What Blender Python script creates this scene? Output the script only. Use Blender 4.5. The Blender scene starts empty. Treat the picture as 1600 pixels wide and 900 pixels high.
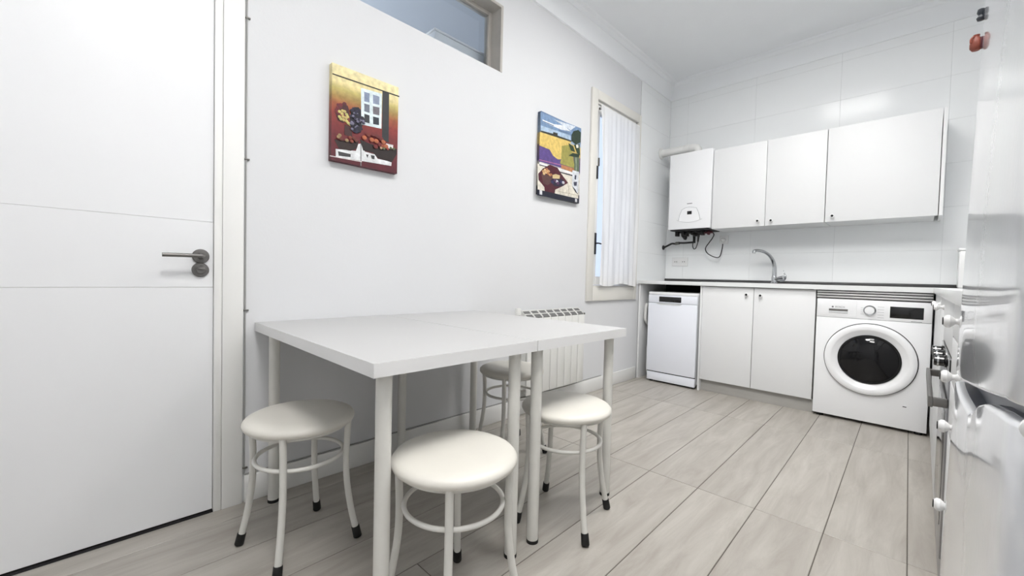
import bpy, bmesh, math, random
from mathutils import Vector, Matrix
random.seed(7)
SC = bpy.context.scene
COL = SC.collection

# ---------------------------------------------------------------- camera
YAW, PITCH, ROLL, FOCAL = 0.7802, 0.0280, 0.0247, 645.8
fw = Vector((-math.sin(YAW)*math.cos(PITCH), math.cos(YAW)*math.cos(PITCH), -math.sin(PITCH)))
rt = fw.cross(Vector((0, 0, 1))).normalized(); up = rt.cross(fw)
rt2 = math.cos(ROLL)*rt + math.sin(ROLL)*up; up2 = -math.sin(ROLL)*rt + math.cos(ROLL)*up
cd = bpy.data.cameras.new('camera'); cam = bpy.data.objects.new('camera', cd); COL.objects.link(cam)
cd.sensor_width = 36; cd.lens = FOCAL/1600*36; cd.clip_start = 0.03
cam.matrix_world = Matrix(((rt2.x, up2.x, -fw.x, 1.9552), (rt2.y, up2.y, -fw.y, -4.2976), (rt2.z, up2.z, -fw.z, 0.9575), (0, 0, 0, 1)))
SC.camera = cam

# ---------------------------------------------------------------- world, exposure
W = bpy.data.worlds.new('world'); SC.world = W; W.use_nodes = True
bgn = W.node_tree.nodes['Background']; bgn.inputs['Color'].default_value = (0.70, 0.78, 1.0, 1); bgn.inputs['Strength'].default_value = 1.0
vs = SC.view_settings
vs.view_transform = 'Standard'; vs.look = 'None'; vs.gamma = 1; vs.use_curve_mapping = False; vs.exposure = 0.34
LAMP = 25.0          # radiance of the ceiling panels
LAMP_MAIN = 32.0
FILL_MID = 16.0  # radiance of the unseen fill panel added over the table front
SPOT_FILL_W = 7.0        # added kitchen fill spotlight, watts
SC.cycles.max_bounces = 10; SC.cycles.diffuse_bounces = 6

# ---------------------------------------------------------------- materials
def lin(c): 
    return tuple(((v/255)/12.92 if v/255 <= 0.04045 else ((v/255+0.055)/1.055)**2.4) for v in c)
def mat(name, rgb, rough=0.5, metal=0.0, spec=0.5, var=0.0, scale=8.0, bump=0.0, bscale=60.0, coat=0.0, stretch=None):
    m = bpy.data.materials.new(name); m.use_nodes = True; nt = m.node_tree; b = nt.nodes['Principled BSDF']
    c = lin(rgb); b.inputs['Base Color'].default_value = (*c, 1); b.inputs['Roughness'].default_value = rough
    b.inputs['Metallic'].default_value = metal; b.inputs['Specular IOR Level'].default_value = spec
    b.inputs['Coat Weight'].default_value = coat
    tc = nt.nodes.new('ShaderNodeTexCoord'); mp = nt.nodes.new('ShaderNodeMapping'); nt.links.new(tc.outputs['Object'], mp.inputs[0])
    if stretch: mp.inputs['Scale'].default_value = stretch
    if var > 0:
        n = nt.nodes.new('ShaderNodeTexNoise'); n.inputs['Scale'].default_value = scale; n.inputs['Detail'].default_value = 5
        nt.links.new(mp.outputs[0], n.inputs[0])
        r = nt.nodes.new('ShaderNodeMapRange'); r.inputs['From Min'].default_value = .3; r.inputs['From Max'].default_value = .7
        r.inputs['To Min'].default_value = 1-var; r.inputs['To Max'].default_value = 1+var; nt.links.new(n.outputs[0], r.inputs[0])
        x = nt.nodes.new('ShaderNodeVectorMath'); x.operation = 'SCALE'; x.inputs[0].default_value = c
        nt.links.new(r.outputs[0], x.inputs['Scale']); nt.links.new(x.outputs[0], b.inputs['Base Color'])
    if bump > 0:
        n = nt.nodes.new('ShaderNodeTexNoise'); n.inputs['Scale'].default_value = bscale; n.inputs['Detail'].default_value = 3
        nt.links.new(mp.outputs[0], n.inputs[0])
        bp = nt.nodes.new('ShaderNodeBump'); bp.inputs['Strength'].default_value = bump; bp.inputs['Distance'].default_value = 0.002
        nt.links.new(n.outputs[0], bp.inputs['Height']); nt.links.new(bp.outputs[0], b.inputs['Normal'])
    return m
M = dict(
 wall=mat('wall_paint', (210, 211, 213), .75, var=.008, scale=2, bump=.15, bscale=90, spec=.3),
 ceil=mat('ceiling_paint', (232, 234, 236), .9, var=.01, scale=2, spec=.2),
 tilew=mat('glazed_wall_tile', (230, 232, 233), .14, var=.01, scale=3, spec=.13, bump=.08, bscale=7),
 groutw=mat('wall_grout', (202, 204, 204), .9, var=.02),
 groutf=mat('floor_grout', (92, 87, 82), .95, var=.05, scale=30),
 door=mat('door_lacquer', (224, 225, 227), .4, var=.006, scale=4, bump=.03),
 trim=mat('trim_paint', (224, 224, 222), .45, var=.008, scale=5),
 casing=mat('window_casing_paint', (214, 212, 206), .45, var=.012, scale=6, bump=.05),
 grey_trim=mat('transom_frame_paint', (176, 172, 166), .6, var=.05, scale=14),
 dark_gap=mat('dark_gap_shade', (24, 22, 26), .9, var=.1),  # black standing in for shade in the radiator seams and under the door
 handle=mat('satin_grey_metal', (122, 120, 118), .38, metal=.9, var=.05, scale=30),
 laminate=mat('white_table_laminate', (178, 178, 178), .4, var=.006, scale=6, bump=.03, bscale=300),
 edgeband=mat('white_edge_band', (222, 222, 222), .35, var=.005),
 legw=mat('white_powder_coat', (212, 211, 206), .38, var=.02, scale=18, bump=.03),
 vinyl=mat('cream_vinyl', (212, 209, 201), .42, var=.02, scale=9, bump=.12, bscale=260),
 rubber=mat('black_rubber', (10, 10, 11), .6, var=.1, scale=30),
 cab=mat('white_cabinet_laminate', (216, 217, 218), .45, spec=.3, var=.006, scale=3, bump=.02),
 cabin=mat('cabinet_edge_board', (208, 208, 204), .5, var=.01),
 worktop=mat('white_worktop', (216, 218, 218), .22, var=.01, scale=12),
 kick=mat('grey_plinth', (166, 164, 160), .45, var=.03, scale=9, stretch=(1, 1, 8)),
 alu=mat('brushed_aluminium', (196, 196, 196), .4, metal=.6, var=.06, scale=20, stretch=(1, 1, 30)),
 darkalu=mat('dark_aluminium', (78, 78, 78), .4, metal=.7, var=.06, scale=20),
 chrome=mat('chrome', (196, 198, 200), .12, metal=1.0, var=.02, scale=20),
 steel=mat('stainless_steel', (150, 150, 152), .3, metal=.9, var=.04, scale=10, stretch=(1, 1, 20)),
 appl=mat('white_enamel', (228, 229, 231), .22, var=.005, scale=4),
 applblue=mat('cool_white_enamel', (224, 227, 235), .25, var=.005, scale=4),
 applgrey=mat('light_grey_plastic', (196, 198, 200), .35, var=.01),
 gap=mat('shadow_gap_black', (8, 8, 9), .9, var=.1),
 blackglass=mat('black_display_glass', (4, 4, 6), .12, var=.1, coat=.3),
 print_=mat('grey_print', (120, 122, 124), .6, var=.02),
 radi=mat('radiator_enamel', (216, 216, 213), .35, var=.01),
 radin=mat('radiator_cell_shade', (98, 98, 97), .8, var=.12, scale=60),
 knobw=mat('white_porcelain', (226, 226, 226), .2, var=.005),
 screw=mat('dark_screw', (20, 20, 22), .4, metal=.6, var=.05),
 fridge=mat('glossy_white_fridge', (212, 214, 218), .10, var=.004, scale=3, bump=.02, bscale=120, coat=.3),
 fridgegap=mat('fridge_handle_recess', (84, 88, 100), .35, var=.04),
 pipew=mat('white_flue_pipe', (220, 220, 218), .35, var=.01),
 blackpipe=mat('black_pipe_paint', (14, 13, 15), .5, var=.15, scale=30),
 redpart=mat('dark_red_plastic', (84, 20, 34), .4, var=.08),
 brass=mat('grey_fitting', (110, 108, 104), .4, metal=.6, var=.1, scale=30),
 magred=mat('terracotta_magnet', (146, 74, 58), .55, var=.16, scale=60, bump=.3),
 magdark=mat('dark_magnet', (46, 52, 60), .5, var=.2, scale=60, bump=.3),
 wood=mat('dark_brown_wood', (84, 60, 52), .35, var=.15, scale=12, stretch=(1, 8, 1)),
 brownspot=mat('scuff_mark', (176, 168, 158), .5, var=.1),
 cable=mat('grey_cable', (150, 150, 148), .6, var=.05),
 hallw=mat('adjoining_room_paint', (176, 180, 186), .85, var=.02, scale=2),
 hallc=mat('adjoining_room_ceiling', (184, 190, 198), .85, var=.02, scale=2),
 text=mat('logo_print', (110, 112, 116), .5, var=.02),
)
# dark porthole glass: tinted, slightly see-through onto the drum
g = bpy.data.materials.new('porthole_glass'); g.use_nodes = True; nt = g.node_tree; b = nt.nodes['Principled BSDF']
b.inputs['Base Color'].default_value = (.006, .006, .007, 1); b.inputs['Roughness'].default_value = .06; b.inputs['Transmission Weight'].default_value = .05; b.inputs['Specular IOR Level'].default_value = .32
nz = nt.nodes.new('ShaderNodeTexNoise'); nz.inputs['Scale'].default_value = 6
mr = nt.nodes.new('ShaderNodeMapRange'); mr.inputs['To Min'].default_value = .04; mr.inputs['To Max'].default_value = .09
nt.links.new(nz.outputs[0], mr.inputs[0]); nt.links.new(mr.outputs[0], b.inputs['Roughness']); M['porthole'] = g
# clear window glass
g = bpy.data.materials.new('window_glass'); g.use_nodes = True; nt = g.node_tree; b = nt.nodes['Principled BSDF']
b.inputs['Base Color'].default_value = (.9, .95, 1, 1); b.inputs['Roughness'].default_value = .02; b.inputs['Transmission Weight'].default_value = 1; b.inputs['IOR'].default_value = 1.45
nz = nt.nodes.new('ShaderNodeTexNoise'); nz.inputs['Scale'].default_value = 3
mr = nt.nodes.new('ShaderNodeMapRange'); mr.inputs['To Min'].default_value = .0; mr.inputs['To Max'].default_value = .04
nt.links.new(nz.outputs[0], mr.inputs[0]); nt.links.new(mr.outputs[0], b.inputs['Roughness']); M['glass'] = g
# curtain: diffuse + translucent weave
g = bpy.data.materials.new('white_voile'); g.use_nodes = True; nt = g.node_tree; nt.nodes.clear()
o = nt.nodes.new('ShaderNodeOutputMaterial'); d = nt.nodes.new('ShaderNodeBsdfDiffuse'); t = nt.nodes.new('ShaderNodeBsdfTranslucent'); mx = nt.nodes.new('ShaderNodeMixShader')
wv = nt.nodes.new('ShaderNodeTexNoise'); wv.inputs['Scale'].default_value = 220
cr = nt.nodes.new('ShaderNodeMapRange'); cr.inputs['To Min'].default_value = .84; cr.inputs['To Max'].default_value = .92
cb = nt.nodes.new('ShaderNodeCombineColor'); nt.links.new(wv.outputs[0], cr.inputs[0])
for i in range(3): nt.links.new(cr.outputs[0], cb.inputs[i])
nt.links.new(cb.outputs[0], d.inputs[0]); t.inputs[0].default_value = (.85, .86, .9, 1); mx.inputs[0].default_value = .35
nt.links.new(d.outputs[0], mx.inputs[1]); nt.links.new(t.outputs[0], mx.inputs[2]); nt.links.new(mx.outputs[0], o.inputs[0]); M['voile'] = g
# lamp diffuser
g = bpy.data.materials.new('lit_diffuser'); g.use_nodes = True; nt = g.node_tree; nt.nodes.clear()
o = nt.nodes.new('ShaderNodeOutputMaterial'); e = nt.nodes.new('ShaderNodeEmission'); e.inputs[0].default_value = (1, .985, .96, 1); e.inputs[1].default_value = LAMP
nt.links.new(e.outputs[0], o.inputs[0]); M['lit'] = g
g2 = g.copy(); g2.name = 'lit_diffuser_near'; g2.node_tree.nodes['Emission'].inputs[1].default_value = LAMP_MAIN; M['lit2'] = g2
g3 = g.copy(); g3.name = 'fill_diffuser'; g3.node_tree.nodes['Emission'].inputs[1].default_value = FILL_MID; M['lit_fill'] = g3
# floor tile: wood-look porcelain, random tone per tile, streaks along its length
g = bpy.data.materials.new('floor_tile_porcelain'); g.use_nodes = True; nt = g.node_tree; b = nt.nodes['Principled BSDF']
b.inputs['Roughness'].default_value = .38
tc = nt.nodes.new('ShaderNodeTexCoord'); oi = nt.nodes.new('ShaderNodeObjectInfo'); mp = nt.nodes.new('ShaderNodeMapping'); mp.inputs['Scale'].default_value = (9, 1.2, 1)
ad = nt.nodes.new('ShaderNodeVectorMath'); ad.operation = 'ADD'; sc_ = nt.nodes.new('ShaderNodeVectorMath'); sc_.operation = 'SCALE'; sc_.inputs[0].default_value = (37, 53, 0)
nt.links.new(oi.outputs['Random'], sc_.inputs['Scale']); nt.links.new(tc.outputs['Object'], mp.inputs[0]); nt.links.new(mp.outputs[0], ad.inputs[0]); nt.links.new(sc_.outputs[0], ad.inputs[1])
n1 = nt.nodes.new('ShaderNodeTexNoise'); n1.inputs['Scale'].default_value = 1.6; n1.inputs['Detail'].default_value = 8; n1.inputs['Roughness'].default_value = .65; n1.inputs['Distortion'].default_value = .6
nt.links.new(ad.outputs[0], n1.inputs[0])
rp = nt.nodes.new('ShaderNodeValToRGB'); rp.color_ramp.elements[0].position = .3; rp.color_ramp.elements[1].position = .72
rp.color_ramp.elements[0].color = (*lin((148, 142, 134)), 1); rp.color_ramp.elements[1].color = (*lin((178, 174, 167)), 1)
nt.links.new(n1.outputs[0], rp.inputs[0])
n2 = nt.nodes.new('ShaderNodeTexNoise'); n2.inputs['Scale'].default_value = 300; nt.links.new(tc.outputs['Object'], n2.inputs[0])
mm = nt.nodes.new('ShaderNodeMapRange'); mm.inputs['To Min'].default_value = .95; mm.inputs['To Max'].default_value = 1.05; nt.links.new(n2.outputs[0], mm.inputs[0])
rr = nt.nodes.new('ShaderNodeMapRange'); rr.inputs['To Min'].default_value = .95; rr.inputs['To Max'].default_value = 1.04; nt.links.new(oi.outputs['Random'], rr.inputs[0])
mu = nt.nodes.new('ShaderNodeMath'); mu.operation = 'MULTIPLY'; nt.links.new(mm.outputs[0], mu.inputs[0]); nt.links.new(rr.outputs[0], mu.inputs[1])
s2 = nt.nodes.new('ShaderNodeVectorMath'); s2.operation = 'SCALE'; nt.links.new(rp.outputs[0], s2.inputs[0]); nt.links.new(mu.outputs[0], s2.inputs['Scale']); nt.links.new(s2.outputs[0], b.inputs['Base Color'])
bp = nt.nodes.new('ShaderNodeBump'); bp.inputs['Strength'].default_value = .12; bp.inputs['Distance'].default_value = .002; nt.links.new(n1.outputs[0], bp.inputs['Height']); nt.links.new(bp.outputs[0], b.inputs['Normal'])
M['tilef'] = g
# painted canvas: colours of the paint layer from a colour attribute, with brush noise
g = bpy.data.materials.new('painted_canvas'); g.use_nodes = True; nt = g.node_tree; b = nt.nodes['Principled BSDF']; b.inputs['Roughness'].default_value = .45
at = nt.nodes.new('ShaderNodeVertexColor'); at.layer_name = 'paint'; tc = nt.nodes.new('ShaderNodeTexCoord')
n1 = nt.nodes.new('ShaderNodeTexNoise'); n1.inputs['Scale'].default_value = 45; n1.inputs['Detail'].default_value = 6; nt.links.new(tc.outputs['Object'], n1.inputs[0])
mm = nt.nodes.new('ShaderNodeMapRange'); mm.inputs['From Min'].default_value = .3; mm.inputs['From Max'].default_value = .7; mm.inputs['To Min'].default_value = .66; mm.inputs['To Max'].default_value = .98; nt.links.new(n1.outputs[0], mm.inputs[0])
s2 = nt.nodes.new('ShaderNodeVectorMath'); s2.operation = 'SCALE'; nt.links.new(at.outputs[0], s2.inputs[0]); nt.links.new(mm.outputs[0], s2.inputs['Scale']); nt.links.new(s2.outputs[0], b.inputs['Base Color'])
M['canvas'] = g

# ---------------------------------------------------------------- helpers
def wloc(o):
    v = Vector((0, 0, 0))
    while o is not None: v += o.location; o = o.parent
    return v
def finish(name, bm, m, parent=None, smooth=40):
    bmesh.ops.recalc_face_normals(bm, faces=bm.faces)
    if parent is not None:
        off = wloc(parent)
        bmesh.ops.translate(bm, verts=bm.verts, vec=-off)
    else:
        lo = Vector([min(v.co[i] for v in bm.verts) for i in range(3)]); hi = Vector([max(v.co[i] for v in bm.verts) for i in range(3)])
        off = Vector(((lo.x+hi.x)/2, (lo.y+hi.y)/2, lo.z)); bmesh.ops.translate(bm, verts=bm.verts, vec=-off)
    me = bpy.data.meshes.new(name); bm.to_mesh(me); bm.free()
    for mm_ in (m if isinstance(m, (list, tuple)) else [m]): me.materials.append(mm_)
    if smooth:
        for p in me.polygons: p.use_smooth = True
        me.set_sharp_from_angle(angle=math.radians(smooth))
    o = bpy.data.objects.new(name, me); COL.objects.link(o)
    if parent is not None: o.parent = parent
    else: o.location = off
    return o
def tag(o, label, cat=None, group=None):
    if label: o['label'] = label
    if cat: o['category'] = cat
    if group: o['group'] = group
    return o
def thing(name, label, cat, loc=(0, 0, 0), group=None):
    o = bpy.data.objects.new(name, None); o.empty_display_size = .1; COL.objects.link(o); o.location = loc
    return tag(o, label, cat, group)
def struct(o): o['kind'] = 'structure'; return o
def bx(bm, lo, hi, bev=0.0, seg=2, mi=0):
    lo, hi = [min(a, b) for a, b in zip(lo, hi)], [max(a, b) for a, b in zip(lo, hi)]
    t = bmesh.new(); vs_ = [t.verts.new((x, y, z)) for x in (lo[0], hi[0]) for y in (lo[1], hi[1]) for z in (lo[2], hi[2])]
    for f in ((0, 1, 3, 2), (4, 6, 7, 5), (0, 4, 5, 1), (2, 3, 7, 6), (0, 2, 6, 4), (1, 5, 7, 3)): t.faces.new([vs_[i] for i in f])
    if bev > 0:
        bev = min(bev, .45*min(h-l for h, l in zip(hi, lo)))
        bmesh.ops.bevel(t, geom=t.edges[:], offset=bev, segments=seg, affect='EDGES', profile=.5)
    merge(bm, t, mi)
def merge(bm, t, mi=0):
    mp_ = {}
    for v in t.verts: mp_[v] = bm.verts.new(v.co)
    for f in t.faces:
        nf = bm.faces.new([mp_[v] for v in f.verts]); nf.material_index = mi
    t.free()
def box(name, lo, hi, m, parent=None, bev=0.0, seg=2):
    bm = bmesh.new(); bx(bm, lo, hi, bev, seg); return finish(name, bm, m, parent)
def boxes(name, L, m, parent=None, bev=0.0):
    bm = bmesh.new()
    for lo, hi in L: bx(bm, lo, hi, bev)
    return finish(name, bm, m, parent)
def catmull(P, n=8):
    P = [Vector(p) for p in P]; Q = [2*P[0]-P[1]]+P+[2*P[-1]-P[-2]]; out = []
    for i in range(1, len(Q)-2):
        a, b_, c, d_ = Q[i-1:i+3]
        for k in range(n):
            t = k/n; out.append(.5*((2*b_)+(c-a)*t+(2*a-5*b_+4*c-d_)*t*t+(-a+3*b_-3*c+d_)*t**3))
    out.append(P[-1]); return out
def tube(bm, P, r, n=12, mi=0, closed=False):
    P = [Vector(p) for p in P]; N = len(P); R = r if isinstance(r, (list, tuple)) else [r]*N
    tan = []
    for i in range(N):
        a = P[(i-1) % N] if (closed or i > 0) else P[i]; c = P[(i+1) % N] if (closed or i < N-1) else P[i]; tan.append((c-a).normalized())
    ref = Vector((0, 0, 1)) if abs(tan[0].z) < .9 else Vector((1, 0, 0)); u = tan[0].cross(ref).normalized(); rings = []
    for i in range(N):
        u = (u-tan[i]*u.dot(tan[i])).normalized(); w = tan[i].cross(u)
        rings.append([bm.verts.new(P[i]+R[i]*(math.cos(2*math.pi*k/n)*u+math.sin(2*math.pi*k/n)*w)) for k in range(n)])
    for i in range(N if closed else N-1):
        a, c = rings[i], rings[(i+1) % N]
        for k in range(n):
            f = bm.faces.new((a[k], a[(k+1) % n], c[(k+1) % n], c[k])); f.material_index = mi
    if not closed:
        for rg in (rings[0], rings[-1]): bm.faces.new(rg).material_index = mi
def cyl(bm, a, b_, r, n=24, r2=None, mi=0): tube(bm, [a, b_], [r, r if r2 is None else r2], n, mi)
def lathe(bm, prof, origin, axis='z', n=48, mi=0):
    """prof: (radius, height) pairs; axis is the direction of the height"""
    O = Vector(origin); ax = {'z': Vector((0, 0, 1)), '-y': Vector((0, -1, 0)), '-x': Vector((-1, 0, 0)), 'x': Vector((1, 0, 0))}[axis] if isinstance(axis, str) else Vector(axis).normalized()
    u = ax.cross(Vector((.3, .5, .81))).normalized(); w = ax.cross(u); rings = []
    for r, h in prof:
        if r < 1e-6: rings.append([bm.verts.new(O+ax*h)])
        else: rings.append([bm.verts.new(O+ax*h+r*(math.cos(2*math.pi*k/n)*u+math.sin(2*math.pi*k/n)*w)) for k in range(n)])
    for a, c in zip(rings, rings[1:]):
        for k in range(n):
            k2 = (k+1) % n
            if len(a) == 1 and len(c) == 1: continue
            if len(a) == 1: f = bm.faces.new((a[0], c[k], c[k2]))
            elif len(c) == 1: f = bm.faces.new((a[k], a[k2], c[0]))
            else: f = bm.faces.new((a[k], a[k2], c[k2], c[k]))
            f.material_index = mi
def lathe_obj(name, prof, origin, axis, m, parent, n=48):
    bm = bmesh.new(); lathe(bm, prof, origin, axis, n); return finish(name, bm, m, parent, 35)
def prism(bm, pts, vec, mi=0):
    """closed polygon of 3d points, extruded by vec"""
    a = [bm.verts.new(p) for p in pts]; c = [bm.verts.new(Vector(p)+Vector(vec)) for p in pts]; n = len(pts)
    bm.faces.new(a).material_index = mi; bm.faces.new(c[::-1]).material_index = mi
    for i in range(n): bm.faces.new((a[i], a[(i+1) % n], c[(i+1) % n], c[i])).material_index = mi
def tube_obj(name, P, r, m, parent=None, n=12, closed=False):
    bm = bmesh.new(); tube(bm, P, r, n, 0, closed); return finish(name, bm, m, parent, 50)
def text_obj(name, s, size, loc, rot, m, parent, depth=.0008):
    cu = bpy.data.curves.new(name, 'FONT'); cu.body = s; cu.size = size; cu.extrude = depth; cu.align_x = 'CENTER'; cu.align_y = 'CENTER'
    t = bpy.data.objects.new(name, cu); COL.objects.link(t)
    dg = bpy.context.evaluated_depsgraph_get(); me = bpy.data.meshes.new_from_object(t.evaluated_get(dg)); bpy.data.objects.remove(t); bpy.data.curves.remove(cu)
    me.name = name; me.transform(Matrix.Translation(Vector(loc)-wloc(parent)) @ rot.to_4x4()); me.materials.clear(); me.materials.append(m)
    o = bpy.data.objects.new(name, me); COL.objects.link(o); o.parent = parent; return o
FACE_FRONT = Matrix(((1, 0, 0), (0, 0, -1), (0, 1, 0)))     # text readable from -y
def copy_tree(o, parent=None):
    kids = list(o.children); c = o.copy(); COL.objects.link(c); c.parent = parent
    for k in kids: copy_tree(k, c)
    return c

# ================================================================ SETTING
RX, RY, RZ = 2.62, -5.4, 3.01
# ---- floor
fl = struct(box('floor', (-.14, RY-.14, -.08), (RX+.14, .14, -.002), M['groutf']))
TH = .015; TW, TL, JT = .234, 1.205, .0032
def clip(poly, ax, val, keep_less):
    out = []
    for i in range(len(poly)):
        a, c = poly[i], poly[(i+1) % len(poly)]; ia = (a[ax] <= val) if keep_less else (a[ax] >= val); ic = (c[ax] <= val) if keep_less else (c[ax] >= val)
        if ia: out.append(a)
        if ia != ic:
            t = (val-a[ax])/(c[ax]-a[ax]); out.append((a[0]+t*(c[0]-a[0]), a[1]+t*(c[1]-a[1])))
    return out
ct, st = math.cos(TH), math.sin(TH); OX, OY = 1.956, -2.326
full_mesh = None
for i in range(-9, 5):
    for j in range(-4, 3):
        q = []; j0, j1 = float(j), j+1.0
        if i <= -6:                       # the columns next to the wall have their joint further back
            if j == -1: j0 = -1.95
            if j == -2: j0, j1 = -3.0, -1.95
            if j == -3: continue
        for a, c in ((i*TW+JT/2, j0*TL+JT/2), ((i+1)*TW-JT/2, j0*TL+JT/2), ((i+1)*TW-JT/2, j1*TL-JT/2), (i*TW+JT/2, j1*TL-JT/2)):
            q.append((OX+a*ct-c*st, OY+a*st+c*ct))
        p = q
        for ax, val, kl in ((0, .0, False), (0, RX, True), (1, RY, False), (1, 0, True)):
            if p: p = clip(p, ax, val, kl)
        if len(p) < 3: continue
        ar = abs(sum(p[k][0]*p[(k+1) % len(p)][1]-p[(k+1) % len(p)][0]*p[k][1] for k in range(len(p))))/2
        if ar < .002: continue
        bm = bmesh.new(); e = .0012
        cx, cy = sum(v[0] for v in p)/len(p), sum(v[1] for v in p)/len(p)
        bot = [bm.verts.new((x, y, -.006)) for x, y in p]; mid = [bm.verts.new((x, y, -.0012)) for x, y in p]
        top = [bm.verts.new((x+math.copysign(e, cx-x), y+math.copysign(e, cy-y), 0)) for x, y in p]; n = len(p)
        for A_, B_ in ((bot, mid), (mid, top)):
            for k in range(n): bm.faces.new((A_[k], A_[(k+1) % n], B_[(k+1) % n], B_[k]))
        bm.faces.new(top)
        finish('tile', bm, M['tilef'], fl, 0)

# ---- left wall with door, transom and window openings
DY0, DY1, DZ = -4.80, -3.972, 2.05           # door leaf
TY0, TY1, TZ0, TZ1 = -3.82, -2.478, 2.257, 2.66   # transom
WY0, WY1, WZ0, WZ1 = -1.385, -.70, .885, 2.43    # window
ys = [RY, DY0-.027, DY1+.027, TY0, TY1, WY0, WY1, 0.0]; zs = [0, WZ0, DZ+.025, TZ0, WZ1, TZ1, RZ]
holes = [(DY0-.027, DY1+.027, 0, DZ+.025), (TY0, TY1, TZ0, TZ1), (WY0, WY1, WZ0, WZ1)]
bm = bmesh.new()
for y0, y1 in zip(ys, ys[1:]):
    z_start = None
    for z0, z1 in list(zip(zs, zs[1:]))+[(None, None)]:
        solid = z0 is not None and not any(a-1e-6 <= y0 and y1 <= b_+1e-6 and c-1e-6 <= z0 and z1 <= d_+1e-6 for a, b_, c, d_ in holes)
        if solid and z_start is None: z_start = z0
        if not solid and z_start is not None:
            bx(bm, (-.14, y0, z_start), (0, y1, prev)); z_start = None
        if z0 is not None: prev = z1
wl = struct(finish('wall_left', bm, M['wall'], None, 0))
wb = struct(box('wall_back', (-.14, -.0045, 0), (RX+.14, .14, RZ), M['groutw']))
struct(box('wall_right', (RX, RY, 0), (RX+.14, 0, RZ), M['wall']))
struct(box('wall_front', (-.14, RY-.14, 0), (RX+.14, RY, RZ), M['wall']))
struct(box('ceiling', (-.14, RY-.14, RZ), (RX+.14, .14, RZ+.1), M['ceil']))
# tiles on the back wall and on the strip of left wall beside the window
rows = [.3+.31*k-.008 for k in range(-1, 9)]; rows = [z for z in [.602, .912, 1.222, 1.532, 1.842, 2.152, 2.462, 2.772, 2.85]]
cols = [0.006, .19, .81, 1.43, 2.05, 2.62]; J = .0006
for x0, x1 in zip(cols, cols[1:]):
    for z0, z1 in zip(rows, rows[1:]):
        box('tile', (x0+J, -.006, z0+J), (x1-J, .004, z1-J), M['tilew'], wb, .0008, 1)
for z0, z1 in zip(rows[1:], rows[2:]):
    box('tile', (-.004, -.645+J, z0+J), (.006, -.006-J, z1-J), M['tilew'], wl, .0008, 1)
box('grout_bed', (0, -.645, .92), (.0045, -.0045, 2.85), M['groutw'], wl)
# ---- cornice: a swept profile on each wall
prof = [(0, 2.838), (.012, 2.842), (.012, 2.85), (.018, 2.90), (.030, 2.945), (.046, 2.970), (.052, 2.972), (.056, 2.980), (.070, 2.996), (.088, 3.002), (.095, 3.01), (0, 3.01)]
def cornice(name, ax):
    bm = bmesh.new()
    if ax == 'left': A_ = [bm.verts.new((d, RY, z)) for d, z in prof]; B_ = [bm.verts.new((d, -d, z)) for d, z in prof]
    elif ax == 'back': A_ = [bm.verts.new((d, -d, z)) for d, z in prof]; B_ = [bm.verts.new((RX-d, -d, z)) for d, z in prof]
    else: A_ = [bm.verts.new((RX-d, -d, z)) for d, z in prof]; B_ = [bm.verts.new((RX-d, RY, z)) for d, z in prof]
    n = len(prof)
    for k in range(n): bm.faces.new((A_[k], A_[(k+1) % n], B_[(k+1) % n], B_[k]))
    bm.faces.new(A_); bm.faces.new(B_[::-1]); return struct(finish(name, bm, M['ceil'], None, 25))
cornice('trim_1', 'left'); cornice('trim_2', 'back'); cornice('trim_3', 'right')
# ---- baseboard along the left wall
bm = bmesh.new(); bx(bm, (0, -3.868, 0), (.014, -.6, .112), .004); struct(finish('baseboard_left', bm, M['trim']))

# ---- door 1 with casing
dr = struct(bpy.data.objects.new('door_1', None)); COL.objects.link(dr); dr.location = (-.02, (DY0+DY1)/2, 0)
for z0, z1 in ((.012, .8858), (.8872, 1.1376), (1.1384, DZ)):
    box('door_panel', (-.045, DY0+.0015, z0), (-.002, DY1-.0015, z1), M['door'], dr, .0007, 1)
box('door_core', (-.042, DY0+.006, .014), (-.0045, DY1-.006, DZ-.002), M['cabin'], dr)
hy = -4.013
hd = lathe_obj('door_handle', [(0, 0), (.027, 0), (.027, .006), (.0245, .009), (.012, .0095), (.010, .012), (.0095, .042), (0, .042)], (-.002, hy, 1.005), 'x', M['handle'], dr, 40)
bm = bmesh.new(); tube(bm, catmull([(.022, hy, 1.005), (.046, hy, 1.005), (.056, hy-.012, 1.005), (.058, hy-.05, 1.005), (.058, hy-.118, 1.004)], 6), .0072, 14); finish('lever', bm, M['handle'], hd, 50)
lk = lathe_obj('thumb_turn', [(0, 0), (.027, 0), (.027, .006), (.0245, .009), (.016, .0095), (.0155, .018), (.013, .020), (0, .020)], (-.002, hy-.001, .953), 'x', M['handle'], dr, 40)
box('turn_grip', (.012, hy-.012, .9545), (.024, hy+.010, .9605), M['handle'], lk, .002)
box('door_gap_shade', (-.14, DY0-.02, 0), (.004, DY1+.02, .006), M['dark_gap'], dr)  # dark strip stands in for the shaded gap under the door
cs = struct(bpy.data.objects.new('trim_4', None)); COL.objects.link(cs); cs.location = (0, -3.9, 0)
boxes('door_jamb', [((-.13, DY1, 0), (.008, DY1+.026, DZ+.024)), ((-.13, DY0-.026, 0), (.008, DY0, DZ+.024)), ((-.13, DY0-.026, DZ), (.008, DY1+.026, DZ+.024))], M['trim'], cs, .002)
boxes('door_casing', [((0, -3.9455, 0), (.011, -3.874, DZ+.095)), ((0, DY0-.095, 0), (.011, DY0-.026, DZ+.095)), ((0, DY0-.026, DZ+.025), (.0105, -3.9455, DZ+.095))], M['trim'], cs, .003)

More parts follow.
